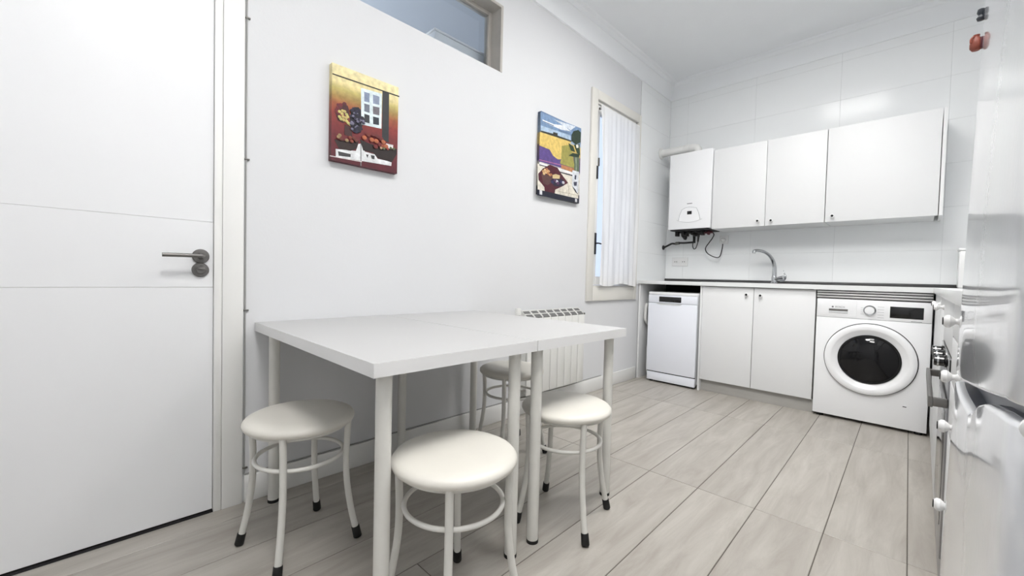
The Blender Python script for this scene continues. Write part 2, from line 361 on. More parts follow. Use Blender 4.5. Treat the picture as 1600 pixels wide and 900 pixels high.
# ---- transom (window_2) and the room behind it
tr = struct(bpy.data.objects.new('window_2', None)); COL.objects.link(tr); tr.location = (-.07, (TY0+TY1)/2, TZ0)
boxes('window_frame', [((-.13, TY1-.030, TZ0), (-.085, TY1-.001, TZ1-.001)), ((-.13, TY0+.001, TZ0), (-.085, TY0+.030, TZ1)), ((-.13, TY0+.03, TZ1-.028), (-.085, TY1-.03, TZ1-.001)), ((-.13, TY0+.03, TZ0+.001), (-.085, TY1-.03, TZ0+.012))], M['grey_trim'], tr, .003)
boxes('reveal_lining', [((-.085, TY1-.004, TZ0+.001), (.003, TY1-.0005, TZ1-.001)), ((-.085, TY0+.001, TZ1-.004), (.003, TY1-.004, TZ1-.0005))], M['grey_trim'], tr)
boxes('edge_bead', [((-.001, TY1-.0005, TZ0), (.004, TY1+.014, TZ1+.012)), ((-.001, TY0, TZ1), (.004, TY1, TZ1+.012))], M['grey_trim'], tr)
box('pane', (-.108, TY0+.03, TZ0+.012), (-.104, TY1-.03, TZ1-.028), M['glass'], tr)
HX = -2.3
struct(box('wall_adjoining_far', (HX-.1, RY, 0), (HX, -1.75, 2.85), M['hallw']))
struct(box('wall_adjoining_back', (HX-.1, -1.75, 0), (-.14, -1.65, 2.85), M['hallw']))
struct(box('wall_adjoining_front', (HX-.1, RY-.14, 0), (-.14, RY, 2.85), M['hallw']))
struct(box('ceiling_adjoining', (HX-.1, RY-.14, 2.85), (-.14, -1.65, 2.95), M['hallc']))
struct(box('floor_adjoining', (HX-.1, RY-.14, -.08), (-.14, -1.65, 0), M['hallw']))
ld = bpy.data.lights.new('adjoining_room_fill', 'AREA'); ld.size = .7; ld.energy = 42; ld.color = (.96, .98, 1.0)  # unseen light added in place of daylight to brighten the adjoining room
lo = bpy.data.objects.new('adjoining_room_fill', ld); COL.objects.link(lo); lo.location = (-1.3, -4.4, 1.6); lo.rotation_euler = (math.radians(150), 0, 0)
sh = thing('storage_box', 'pale flat box lying on a ledge behind the transom glass above the wall', 'box', (-.30, -2.64, 2.30))
box('box_body', (-.36, -2.855, 2.30), (-.18, -2.43, 2.425), M['appl'], sh, .003); box('box_lid', (-.365, -2.86, 2.425), (-.175, -2.425, 2.440), M['cab'], sh, .003)
struct(box('trim_5', (-.37, TY0, 2.26), (-.14, -2.42, 2.30), M['grey_trim']))

# ---- window 1
wn = struct(bpy.data.objects.new('window_1', None)); COL.objects.link(wn); wn.location = (0, (WY0+WY1)/2, WZ0)
cf = boxes('window_frame', [((0, WY0-.085, WZ0-.115), (.020, WY0, WZ1+.075)), ((0, WY1, WZ0-.115), (.020, WY1+.048, WZ1+.075)), ((0, WY0, WZ1), (.0195, WY1, WZ1+.075))], M['casing'], wn, .004)
box('window_sill', (-.002, WY0, WZ0-.115), (.0195, WY1, WZ0), M['casing'], wn, .003)
boxes('inner_frame', [((-.12, WY0, WZ0), (-.002, WY0+.022, WZ1)), ((-.12, WY1-.022, WZ0), (-.002, WY1, WZ1)), ((-.12, WY0, WZ1-.022), (-.002, WY1, WZ1)), ((-.12, WY0, WZ0), (-.002, WY1, WZ0+.014))], M['casing'], wn, .002)
sa = boxes('sash', [((-.05, WY0+.026, WZ0+.018), (-.012, WY0+.078, WZ1-.026)), ((-.05, WY1-.095, WZ0+.018), (-.012, WY1-.026, WZ1-.026)), ((-.05, WY0+.078, WZ1-.095), (-.0125, WY1-.095, WZ1-.026)), ((-.05, WY0+.078, WZ0+.018), (-.0125, WY1-.095, WZ0+.09))], M['trim'], wn, .004)
box('pane', (-.034, WY0+.073, WZ0+.085), (-.030, WY1-.09, WZ1-.09), M['glass'], sa)
for z in (1.80, 1.30): 
    pass
box('hinge', (-.012, WY0+.010, 1.79), (.006, WY0+.050, 1.895), M['blackpipe'], wn, .003)
ha = box('window_handle', (-.012, WY0+.012, 1.160), (.006, WY0+.054, 1.340), M['blackpipe'], wn, .005)
bm = bmesh.new(); tube(bm, catmull([(.002, WY0+.036, 1.25), (.028, WY0+.038, 1.252), (.036, WY0+.055, 1.25), (.038, WY0+.095, 1.247)], 5), .006, 10); finish('lever', bm, M['blackpipe'], ha, 50)
lt = box('latch', (-.012, WY0+.062, 1.90), (.002, WY0+.072, 1.97), M['brass'], wn, .003)
# curtain rod + curtain
rod = thing('curtain_rod', 'thin white curtain rod across the top of the narrow window', 'curtain rod', (.03, -1.04, 2.36))
tube_obj('rod', [(.022, WY0+.03, 2.366), (.022, WY1-.01, 2.366)], .005, M['trim'], rod)
for y in (WY0+.04, WY1-.02): box('bracket', (.0, y-.006, 2.358), (.022, y+.006, 2.374), M['brass'], rod, .002)
bm = bmesh.new(); NU, NV = 110, 26; g_ = []
for j in range(NV+1):
    v = j/NV; z = 2.385-(2.385-.905)*v; row = []
    ya = -1.372+.040*v+.022*math.sin(3.1*v); yb = -.722+.008*math.sin(5*v)
    for i in range(NU+1):
        u = i/NU; amp = .0025+.0055*v
        d = amp*math.sin(u*2*math.pi*7+.8*math.sin(3*v)+.5*math.sin(u*9))+.003*math.sin(u*61+v*4)
        if v < .04: d *= .5
        row.append(bm.verts.new((.041+d+.006*v, ya+(yb-ya)*u, z-.012*math.sin(u*8)*(v > .96))))
    g_.append(row)
for j in range(NV):
    for i in range(NU): bm.faces.new((g_[j][i], g_[j][i+1], g_[j+1][i+1], g_[j+1][i]))
cu = finish('curtain', bm, M['voile'], None, 180); tag(cu, 'sheer white gathered curtain hanging in front of the narrow window', 'curtain')

# ---- ceiling lamps (far panel mirrored in tiles and fridge); spotlight and middle panel are added fill
def panel(x, y, m, label):
    t = thing('ceiling_light', label, 'lamp', (x, y, 2.985), 'square ceiling light panels')
    boxes('frame', [((x-.31, y-.31, 2.985), (x+.31, y-.29, 3.01)), ((x-.31, y+.29, 2.985), (x+.31, y+.31, 3.01)), ((x-.31, y-.29, 2.985), (x-.29, y+.29, 3.01)), ((x+.29, y-.29, 2.985), (x+.31, y+.29, 3.01))], M['appl'], t)
    box('diffuser', (x-.29, y-.29, 2.992), (x+.29, y+.29, 3.005), m, t)
def spotlight(x, y, aim, label):  # invented fixture out of view, adds fill light on the kitchen units
    t = thing('fill_spotlight', label, 'lamp', (x, y, 2.90)); P0 = Vector((x, y, 2.90)); d = (Vector(aim)-P0).normalized()
    bm = bmesh.new(); cyl(bm, (x, y, 2.93), (x, y, 3.01), .018, 16); cyl(bm, (x, y, 2.995), (x, y, 3.01), .06, 24); finish('mount', bm, M['appl'], t)
    bm = bmesh.new(); cyl(bm, P0-d*.09, P0-d*.0, .24, 32, .26); finish('fill_head', bm, M['appl'], t)
    l = bpy.data.lights.new('spot_fill', 'AREA'); l.shape = 'DISK'; l.size = .46; l.energy = SPOT_FILL_W; l.spread = math.radians(85); l.color = (1, .985, .96)
    o = bpy.data.objects.new('spot_fill', l); COL.objects.link(o); o.parent = t; o.location = d*.004; o.rotation_euler = d.to_track_quat('-Z', 'Y').to_euler()
spotlight(1.35, -3.25, (1.15, -.55, -.2), 'unseen fill spotlight added above the table, aimed at the kitchen units')
panel(1.33, -1.85, M['lit'], 'square lit ceiling panel above the kitchen floor, seen mirrored in the wall tiles')
panel(1.75, -3.15, M['lit_fill'], 'unseen square fill panel added above the table front')
panel(1.85, -4.15, M['lit2'], 'square lit ceiling panel near the door end of the room')

# ================================================================ OBJECTS
# ---- dining tables (two equal tops pushed together along the wall)
TZT, TZB = .742, .706
def make_table():
    t = thing('dining_table', '', 'table', (0, 0, 0), 'white rectangular tables pushed together against the wall')
    bm = bmesh.new(); bx(bm, (0.0055, -.2932, TZB), (1.0378, .2932, TZT)); finish('tabletop', bm, M['laminate'], t)
    for lo, hi in (((1.0378, -.2945, TZB+.0003), (1.0390, .2945, TZT-.0003)), ((.0042, -.2945, TZB+.0003), (.0055, .2945, TZT-.0003)), ((.0055, -.2945, TZB+.0003), (1.0378, -.2932, TZT-.0003)), ((.0055, .2932, TZB+.0003), (1.0378, .2945, TZT-.0003))): box('edge_band', lo, hi, M['edgeband'], t)
    for x, y in ((.075, -.24), (.075, .24), (.988, -.24), (.988, .24)):
        bm = bmesh.new(); cyl(bm, (x, y, .010), (x, y, TZB), .0205, 32); lg = finish('leg', bm, M['legw'], t)
        bm = bmesh.new(); cyl(bm, (x, y, .0), (x, y, .012), .0215, 32); finish('foot_cap', bm, M['rubber'], lg)
    return t
t1 = make_table(); t1.location = (0, -3.537, 0); t1['label'] = 'white table nearest the door, its corner towards the viewer, stools beneath it'
t2 = copy_tree(t1); t2.location = (0, -2.944, 0); t2['label'] = 'white table at the far end of the pair, nearer the radiator and the sink'

# ---- stools
def make_stool():
    t = thing('stool', '', 'stool', (0, 0, 0), 'round white metal stools around the tables')
    H = .4654
    lathe_obj('seat', [(0, H+.001), (.08, H+.0005), (.13, H-.001), (.158, H-.005), (.170, H-.011), (.1765, H-.019), (.177, H-.026), (.173, H-.034), (.164, H-.038), (0, H-.038)], (0, 0, 0), 'z', M['vinyl'], t, 72)
    bm = bmesh.new(); tube(bm, [(.152*math.cos(a), .152*math.sin(a), H-.043) for a in [2*math.pi*k/64 for k in range(64)]], .007, 10, 0, True); finish('seat_ring', bm, M['legw'], t, 180)
    bm = bmesh.new(); tube(bm, [(.139*math.cos(a), .139*math.sin(a), .3158) for a in [2*math.pi*k/64 for k in range(64)]], .0070, 12, 0, True); finish('foot_ring', bm, M['legw'], t, 180)
    for k in range(4):
        a = k*math.pi/2; P = [(r*math.cos(a), r*math.sin(a), z) for r, z in ((.160, .430), (.157, .38), (.1545, .32), (.155, .25), (.160, .19), (.171, .12), (.184, .06), (.1915, .03), (.1975, .004))]
        C_ = catmull(P, 6); bm = bmesh.new(); tube(bm, C_[:-4], .0108, 16); lg = finish('leg', bm, M['legw'], t, 60)
        d = (Vector(P[-1])-Vector(P[-2])).normalized(); top = Vector(P[-1])-d*.040
        bm = bmesh.new(); tube(bm, [top, top+d*.002, Vector(P[-1])-d*.002, Vector(P[-1])], [.0125, .0138, .0145, .0135], 18); finish('rubber_foot', bm, M['rubber'], lg)
    return t
s1 = make_stool()
for i, (x, y, a, lb) in enumerate([(.421, -3.788, -126.5, 'round white stool nearest the door, half under the end of the table'),
    (1.031, -3.577, -132.1, 'round white stool in the foreground in front of the long table edge'),
    (.964, -2.971, -118.7, 'round white stool under the front edge of the far table, right of the paired legs'),
    (.363, -2.674, -149.4, 'round white stool against the wall in the shade beside the radiator')]):
    s = s1 if i == 0 else copy_tree(s1)
    s.location = (x, y, 0); s.rotation_euler = (0, 0, math.radians(a)); s['label'] = lb
    if i in (1, 2):   # small scuffs on the seats
        bm = bmesh.new(); A0 = math.radians(-a)+(-1.05 if i == 1 else -1.0)
        P = [((.160)*math.cos(A0+q), (.160)*math.sin(A0+q), .4595) for q in (-.09, -.03, .03, .09)]
        tube(bm, P, [.0004, .0016, .0013, .0004], 8); o = finish('scuff', bm, M['brownspot'], s1); o.parent = s

# ---- radiator
R0, NS, SW = -1.606, 8, .0822
rd = thing('radiator', 'white aluminium sectional radiator on the wall behind the far table end', 'radiator', (.06, -1.93, .15))
def section():
    bm = bmesh.new(); w = SW/2-.0024
    bx(bm, (.088, -w, .155), (.100, w, .676), .004)                       # front plate
    bx(bm, (.022, -w, .16), (.028, w, .726)); bx(bm, (.024, -.004, .16), (.090, .004, .66))
    bx(bm, (.024, -w, .719), (.036, w, .726), .001); bx(bm, (.0625, -w, .699), (.0655, w, .7055), .0005)
    for s in (-1, 1): prism(bm, [(.024, s*w, .2), (.083, s*w, .2), (.088, s*w, .676), (.090, s*w, .684), (.036, s*w, .7255), (.024, s*w, .7255)], (0, -s*.0042, 0))
    for z in (.205, .635): cyl(bm, (.05, -SW/2, z), (.05, SW/2, z), .02, 16)
    return bm
proto = None
for k in range(NS):
    y = R0-SW*(k+.5)
    if proto is None:
        bm = section(); bmesh.ops.translate(bm, verts=bm.verts, vec=wloc(rd)); proto = finish('radiator_section', bm, M['radi'], rd); s = proto
    else:
        s = proto.copy(); COL.objects.link(s)
    s.location = (-rd.location.x, y-rd.location.y, -rd.location.z); s.location = Vector((0, y, 0))-Vector(rd.location)
    bm = bmesh.new(); prism(bm, [(.028, y-.0345, .60), (.086, y-.0345, .60), (.090, y-.0345, .681), (.032, y-.0345, .7235)], (0, .069, 0)); finish('cell_shade', bm, M['radin'], rd, 0)  # grey slab stands in for the shade inside the open cells
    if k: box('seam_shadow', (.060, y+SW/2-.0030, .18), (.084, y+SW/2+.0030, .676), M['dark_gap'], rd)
ye = R0-SW*NS
for y in (-1.74, -2.09): box('wall_bracket', (0, y-.01, .60), (.03, y+.01, .64), M['radi'], rd)
bm = bmesh.new(); cyl(bm, (.05, ye+.004, .655), (.05, ye-.03, .655), .018, 18); cyl(bm, (.05, ye-.03, .655), (.05, ye-.055, .655), .024, 18); cyl(bm, (.05, ye-.045, .62), (.05, ye-.045, .70), .015, 18)
finish('valve', bm, M['brass'], rd)
bm = bmesh.new(); lathe(bm, [(0, 0), (.020, 0), (.022, .02), (.018, .045), (0, .047)], (.05, ye-.045, .70), 'z', 24); finish('valve_cap', bm, M['radi'], rd)
bm = bmesh.new(); cyl(bm, (.05, R0-.004, .680), (.05, R0+.020, .680), .016, 18); cyl(bm, (.05, R0+.02, .680), (.062, R0+.05, .676), .008, 12); finish('air_vent', bm, M['brass'], rd)
bm = bmesh.new(); tube(bm, catmull([(.05, ye-.045, .62), (.05, ye-.045, .4), (.05, ye-.045, .25), (.03, ye-.045, .16), (-.0, ye-.045, .15)], 6), .008, 12); finish('pipe', bm, M['trim'], rd, 60)
bm = bmesh.new(); lathe(bm, [(0, 0), (.006, 0), (.005, .004), (0, .005)], (.0, -1.545, .235), 'x', 16); tag(finish('wall_screw', bm, M['brass']), 'small grey screw left in the wall just right of the radiator', 'screw')

# ---- cable along casing and baseboard
cb_ = thing('cable', 'thin grey cable running down beside the door casing and along the baseboard', 'cable', (.0, -3.868, .12))
tube_obj('vertical_run', [(.0045, -3.8675, z) for z in (2.99, 2.5, 2.0, 1.5, 1.0, .5, .118)], .0032, M['cable'], cb_, 8)
tube_obj('horizontal_run', [(.0045, -3.868, .1165), (.0045, -3.5, .1165), (.0045, -3.0, .1165), (.0045, -2.36, .1165), (.0045, -1.2, .1165)], .0034, M['cable'], cb_, 8)
for z in (1.96, 1.40, .79, .14):
    box('clip', (0, -3.8725, z), (.009, -3.855, z+.006), M['brass'], cb_, .001)

# ---- paintings
PIC1=[
 ((22, 18, 34),[(0.45, 0.505), (0.432, 0.413), (0.384, 0.349), (0.321, 0.337), (0.27, 0.378), (0.249, 0.461), (0.267, 0.55), (0.315, 0.615), (0.378, 0.628), (0.429, 0.587)]),
 ((72, 20, 28),[(0.252, 0.537), (0.225, 0.454), (0.153, 0.408), (0.084, 0.422), (0.054, 0.491), (0.081, 0.571), (0.15, 0.619), (0.222, 0.606)]),
 ((226, 240, 244),[(0.408, 0.844), (0.73, 0.86), (0.73, 0.468), (0.42, 0.452)]),
 ((128, 142, 168),[(0.456, 0.814), (0.538, 0.817), (0.538, 0.716), (0.459, 0.711)]),
 ((138, 150, 174),[(0.589, 0.817), (0.691, 0.817), (0.691, 0.727), (0.592, 0.718)]),
 ((104, 110, 124),[(0.459, 0.688), (0.541, 0.69), (0.541, 0.603), (0.462, 0.603)]),
 ((112, 108, 116),[(0.592, 0.69), (0.694, 0.697), (0.694, 0.61), (0.595, 0.603)]),
 ((42, 46, 52),[(0.462, 0.576), (0.541, 0.576), (0.544, 0.489), (0.465, 0.486)]),
 ((30, 44, 56),[(0.595, 0.576), (0.688, 0.58), (0.691, 0.5), (0.598, 0.493)]),
 ((36, 38, 42),[(0.736, 0.901), (0.844, 0.901), (0.85, 0.335), (0.742, 0.351)]),
 ((16, 14, 12),[(0.003, 0.89), (1.015, 0.906), (1.015, 0.892), (0.003, 0.878)]),
 ((232, 234, 236),[(0.06, 0.122), (0.345, 0.151), (0.381, 0.234), (0.423, 0.243), (0.477, 0.167), (0.628, 0.163), (0.676, 0.122), (0.904, 0.122), (0.898, 0.076), (0.435, 0.057), (0.063, 0.041)]),
 ((228, 228, 228),[(0.808, 0.317), (0.925, 0.321), (0.922, 0.275), (0.811, 0.264)]),
 ((40, 18, 14),[(0.039, 0.218), (0.162, 0.225), (0.387, 0.268), (0.354, 0.179), (0.27, 0.138), (0.102, 0.133)]),
 ((30, 14, 12),[(0.396, 0.287), (0.556, 0.266), (0.79, 0.259), (0.988, 0.287), (0.985, 0.225), (0.904, 0.117), (0.676, 0.131), (0.604, 0.177), (0.453, 0.174)]),
 ((60, 20, 20),[(0.18, 0.401), (0.285, 0.392), (0.288, 0.289), (0.177, 0.291)]),
 ((120, 125, 125),[(0.411, 0.241), (0.423, 0.243), (0.429, 0.0), (0.414, -0.002)]),
 ((60, 60, 62),[(0.09, 0.103), (0.27, 0.103), (0.27, 0.071), (0.102, 0.057)]),
 ((60, 60, 62),[(0.492, 0.14), (0.535, 0.142), (0.517, 0.103)]),
 ((60, 60, 62),[(0.568, 0.144), (0.628, 0.147), (0.625, 0.106), (0.583, 0.106)]),
 ((225, 215, 215),[(-0.018, 0.041), (0.435, 0.053), (0.435, 0.044), (-0.018, 0.032)]),
]
DISC1= [(0.09, 0.583, 2.8, (101, 22, 34)), (0.123, 0.592, 2.8, (77, 22, 34)), (0.114, 0.477, 2.8, (124, 22, 34)), (0.066, 0.521, 2.8, (99, 22, 34)), (0.096, 0.573, 2.8, (82, 22, 34)), (0.096, 0.47, 2.8, (77, 22, 34)), (0.174, 0.505, 2.8, (93, 22, 34)), (0.084, 0.553, 2.8, (116, 22, 34)), (0.18, 0.486, 2.8, (99, 22, 34)), (0.069, 0.509, 2.8, (118, 22, 34)), (0.111, 0.567, 2.8, (91, 22, 34)), (0.123, 0.592, 2.8, (111, 22, 34)), (0.174, 0.615, 2.8, (94, 22, 34)), (0.138, 0.486, 2.8, (124, 22, 34)), (0.105, 0.518, 2.33, (206, 186, 110)), (0.141, 0.502, 2.33, (200, 181, 110)), (0.177, 0.534, 2.33, (194, 176, 110)), (0.204, 0.509, 2.33, (188, 186, 110)), (0.156, 0.475, 2.33, (206, 181, 110)), (0.195, 0.472, 2.33, (200, 176, 110)), (0.105, 0.463, 2.33, (194, 186, 110)), (0.126, 0.445, 2.33, (188, 181, 110)), (0.165, 0.443, 2.33, (206, 176, 110)), (0.204, 0.44, 2.33, (200, 186, 110)), (0.228, 0.424, 2.33, (194, 181, 110)), (0.252, 0.417, 2.33, (188, 176, 110)), (0.147, 0.534, 2.33, (206, 186, 110)), (0.219, 0.489, 2.33, (200, 181, 110)), (0.357, 0.495, 1.98, (18, 16, 34)), (0.339, 0.56, 1.98, (18, 16, 34)), (0.309, 0.381, 1.98, (24, 20, 44)), (0.267, 0.417, 1.98, (18, 16, 34)), (0.36, 0.431, 1.98, (18, 16, 34)), (0.288, 0.408, 1.98, (24, 20, 44)), (0.336, 0.548, 1.98, (120, 116, 140)), (0.312, 0.5, 1.98, (18, 16, 34)), (0.381, 0.557, 1.98, (18, 16, 34)), (0.276, 0.571, 1.98, (34, 28, 58)), (0.312, 0.438, 1.98, (34, 28, 58)), (0.312, 0.589, 1.98, (18, 16, 34)), (0.396, 0.372, 1.98, (18, 16, 34)), (0.261, 0.507, 1.98, (34, 28, 58)), (0.408, 0.507, 1.98, (24, 20, 44)), (0.315, 0.546, 1.98, (120, 116, 140)), (0.315, 0.53, 1.98, (34, 28, 58)), (0.321, 0.596, 1.98, (24, 20, 44)), (0.345, 0.505, 1.98, (18, 16, 34)), (0.456, 0.472, 1.98, (120, 116, 140)), (0.45, 0.511, 1.98, (34, 28, 58)), (0.279, 0.573, 1.98, (34, 28, 58)), (0.378, 0.463, 1.98, (34, 28, 58)), (0.318, 0.589, 1.98, (18, 16, 34)), (0.408, 0.507, 1.98, (34, 28, 58)), (0.351, 0.539, 1.98, (120, 116, 140)), (0.354, 0.546, 1.98, (120, 116, 140)), (0.309, 0.356, 1.98, (34, 28, 58)), (0.354, 0.599, 1.98, (18, 16, 34)), (0.309, 0.454, 1.98, (34, 28, 58)), (0.339, 0.532, 1.98, (18, 16, 34)), (0.339, 0.358, 1.98, (24, 20, 44)), (0.351, 0.58, 1.98, (34, 28, 58)), (0.441, 0.47, 1.98, (34, 28, 58)), (0.324, 0.422, 1.98, (18, 16, 34)), (0.417, 0.477, 1.98, (18, 16, 34)), (0.324, 0.493, 1.98, (120, 116, 140)), (0.387, 0.599, 1.98, (34, 28, 58)), (0.393, 0.489, 1.98, (120, 116, 140)), (0.297, 0.592, 1.98, (34, 28, 58)), (0.282, 0.372, 1.98, (120, 116, 140)), (0.432, 0.472, 1.98, (34, 28, 58)), (0.291, 0.427, 1.98, (120, 116, 140)), (0.438, 0.505, 1.98, (24, 20, 44)), (0.267, 0.427, 1.98, (120, 116, 140)), (0.366, 0.539, 1.98, (34, 28, 58)), (0.264, 0.564, 1.98, (24, 20, 44)), (0.315, 0.505, 1.98, (24, 20, 44)), (0.276, 0.443, 1.98, (120, 116, 140)), (0.336, 0.397, 1.98, (120, 116, 140)), (0.276, 0.557, 1.98, (18, 16, 34)), (0.357, 0.489, 1.98, (120, 116, 140)), (0.294, 0.511, 1.98, (120, 116, 140)), (0.342, 0.388, 1.98, (34, 28, 58)), (0.33, 0.557, 1.98, (34, 28, 58)), (0.324, 0.367, 1.98, (18, 16, 34)), (0.366, 0.362, 1.98, (34, 28, 58)), (0.258, 0.5, 1.98, (24, 20, 44)), (0.354, 0.411, 1.98, (120, 116, 140)), (0.36, 0.466, 1.98, (120, 116, 140)), (0.423, 0.525, 1.98, (34, 28, 58)), (0.39, 0.447, 1.98, (18, 16, 34)), (0.366, 0.362, 1.98, (18, 16, 34)), (0.441, 0.489, 1.98, (120, 116, 140)), (0.378, 0.491, 1.98, (34, 28, 58)), (0.309, 0.433, 1.98, (18, 16, 34)), (0.282, 0.569, 1.98, (34, 28, 58)), (0.39, 0.445, 1.98, (18, 16, 34)), (0.435, 0.523, 1.98, (18, 16, 34)), (0.393, 0.374, 1.98, (24, 20, 44)), (0.339, 0.349, 1.98, (34, 28, 58)), (0.321, 0.498, 1.98, (34, 28, 58)), (0.315, 0.592, 1.98, (24, 20, 44)), (0.363, 0.404, 1.98, (24, 20, 44)), (0.417, 0.399, 1.98, (24, 20, 44)), (0.291, 0.433, 1.98, (120, 116, 140)), (0.354, 0.365, 1.98, (34, 28, 58)), (0.381, 0.385, 1.98, (18, 16, 34)), (0.09, 0.25, 2.57, (150, 124, 84)), (0.129, 0.234, 2.57, (104, 44, 32)), (0.207, 0.236, 2.57, (150, 124, 84)), (0.279, 0.239, 2.57, (130, 56, 36)), (0.342, 0.259, 2.57, (104, 44, 32)), (0.108, 0.271, 2.57, (150, 124, 84)), (0.255, 0.275, 2.57, (130, 56, 36)), (0.309, 0.278, 2.57, (104, 44, 32)), (0.462, 0.314, 3.5, (176, 96, 58)), (0.52, 0.358, 3.5, (120, 40, 28)), (0.574, 0.312, 3.5, (176, 96, 58)), (0.658, 0.369, 3.5, (108, 30, 28)), (0.598, 0.374, 3.5, (108, 30, 28)), (0.721, 0.349, 3.5, (108, 30, 28)), (0.646, 0.31, 3.5, (176, 96, 58)), (0.754, 0.321, 3.5, (176, 96, 58)), (0.706, 0.278, 3.5, (108, 30, 28)), (0.637, 0.248, 3.5, (108, 30, 28)), (0.754, 0.271, 3.5, (150, 66, 36)), (0.802, 0.28, 3.5, (176, 96, 58)), (0.721, 0.248, 2.1, (170, 140, 110)), (0.766, 0.248, 2.1, (90, 100, 60)), (0.829, 0.257, 2.1, (150, 60, 50)), (0.877, 0.275, 2.1, (90, 100, 60)), (0.925, 0.275, 2.1, (90, 100, 60))]
PIC2=[
 ((122, 150, 186),[(-0.015, 0.981), (0.998, 1.012), (0.992, 0.798), (-0.004, 0.758)]),
 ((176, 198, 220),[(0.0, 0.826), (0.725, 0.856), (0.729, 0.786), (0.004, 0.765)]),
 ((232, 236, 242),[(0.029, 0.904), (0.296, 0.908), (0.532, 0.946), (0.723, 0.911), (0.475, 0.88), (0.298, 0.878), (0.044, 0.88)]),
 ((214, 222, 232),[(0.294, 0.967), (0.847, 1.002), (0.721, 0.925), (0.471, 0.948)]),
 ((90, 108, 136),[(0.044, 0.89), (0.296, 0.892), (0.292, 0.882), (0.044, 0.88)]),
 ((104, 126, 156),[(0.416, 0.866), (0.691, 0.88), (0.693, 0.87), (0.418, 0.847)]),
 ((58, 60, 54),[(0.004, 0.765), (0.279, 0.786), (0.288, 0.809), (0.389, 0.816), (0.397, 0.786), (0.744, 0.797), (0.746, 0.774), (0.004, 0.746)]),
 ((226, 196, 112),[(-0.017, 0.743), (0.746, 0.777), (0.668, 0.727), (0.502, 0.678), (0.496, 0.508), (0.408, 0.489), (0.294, 0.517), (0.212, 0.576), (-0.023, 0.581)]),
 ((160, 154, 80),[(0.502, 0.678), (0.685, 0.727), (0.786, 0.638), (0.851, 0.45), (0.59, 0.447), (0.462, 0.447), (0.496, 0.508)]),
 ((92, 72, 136),[(-0.023, 0.577), (0.212, 0.572), (0.294, 0.513), (0.46, 0.482), (0.502, 0.4), (-0.019, 0.388)]),
 ((176, 110, 150),[(-0.021, 0.414), (0.5, 0.438), (0.5, 0.428), (-0.019, 0.405)]),
 ((190, 128, 86),[(0.5, 0.438), (0.861, 0.447), (0.866, 0.388), (0.502, 0.393)]),
 ((228, 222, 208),[(-0.053, 0.358), (0.239, 0.357), (0.95, 0.353), (0.968, 0.063), (0.342, 0.047), (-0.038, 0.04)]),
 ((236, 236, 236),[(-0.019, 0.379), (0.208, 0.381), (0.441, 0.383), (0.817, 0.39), (0.817, 0.357), (0.443, 0.351), (-0.017, 0.357)]),
 ((40, 44, 60),[(-0.017, 0.353), (0.237, 0.363), (0.239, 0.348), (-0.017, 0.343)]),
 ((40, 44, 60),[(0.429, 0.344), (0.819, 0.355), (0.819, 0.337), (0.431, 0.33)]),
 ((78, 18, 36),[(-0.034, 0.238), (0.071, 0.32), (0.223, 0.391), (0.412, 0.384), (0.506, 0.323), (0.687, 0.233), (0.515, 0.155), (0.368, 0.101), (0.349, 0.017), (0.13, -0.007), (0.111, 0.097), (-0.023, 0.165)]),
 ((92, 62, 60),[(0.034, 0.249), (0.13, 0.252), (0.288, 0.25), (0.263, 0.172), (0.179, 0.129), (0.082, 0.137)]),
 ((214, 190, 140),[(0.294, 0.275), (0.372, 0.299), (0.477, 0.296), (0.464, 0.24), (0.296, 0.233)]),
 ((30, 28, 52),[(0.242, 0.198), (0.303, 0.231), (0.508, 0.259), (0.603, 0.245), (0.576, 0.179), (0.424, 0.15), (0.336, 0.144)]),
 ((20, 24, 44),[(-0.05, 0.049), (0.968, 0.059), (0.971, 0.01), (-0.046, -0.024)]),
 ((220, 220, 224),[(0.004, 0.05), (0.063, 0.049), (0.065, -0.005), (0.006, -0.005)]),
 ((210, 210, 214),[(0.882, 0.052), (0.935, 0.054), (0.937, 0.009), (0.884, 0.009)]),
 ((40, 58, 42),[(0.739, 0.868), (0.786, 0.927), (0.914, 0.972), (0.987, 0.953), (0.989, 0.823), (0.859, 0.765), (0.744, 0.79)]),
 ((52, 70, 44),[(0.658, 0.748), (0.796, 0.729), (0.849, 0.666), (0.735, 0.661)]),
 ((36, 56, 40),[(0.676, 0.586), (0.786, 0.642), (0.966, 0.656), (0.952, 0.605), (0.805, 0.595)]),
 ((44, 66, 44),[(0.811, 0.755), (0.958, 0.793), (0.983, 0.643), (0.899, 0.659)]),
 ((96, 112, 88),[(0.83, 0.598), (0.952, 0.614), (0.973, 0.414), (0.83, 0.423)]),
 ((160, 170, 150),[(0.863, 0.597), (0.882, 0.6), (0.899, 0.419), (0.88, 0.416)]),
 ((214, 218, 224),[(0.788, 0.416), (0.962, 0.421), (0.962, 0.144), (0.914, 0.129), (0.788, 0.209)]),
 ((40, 44, 64),[(0.788, 0.209), (0.878, 0.174), (0.931, 0.129), (0.956, 0.132), (0.952, 0.118), (0.88, 0.141)]),
 ((60, 64, 84),[(0.851, 0.362), (0.899, 0.362), (0.887, 0.303), (0.847, 0.306)]),
 ((60, 64, 84),[(0.824, 0.263), (0.92, 0.283), (0.908, 0.226), (0.842, 0.216)]),
 ((226, 222, 210),[(0.859, 0.762), (0.924, 0.777), (0.935, 0.739), (0.878, 0.723)]),
 ((150, 140, 120),[(0.368, 0.09), (0.958, 0.106), (0.958, 0.101), (0.37, 0.087)]),
 ((150, 140, 120),[(0.475, 0.15), (0.485, 0.15), (0.489, 0.057), (0.481, 0.057)]),
 ((150, 140, 120),[(0.7, 0.197), (0.708, 0.197), (0.716, 0.064), (0.706, 0.063)]),
]
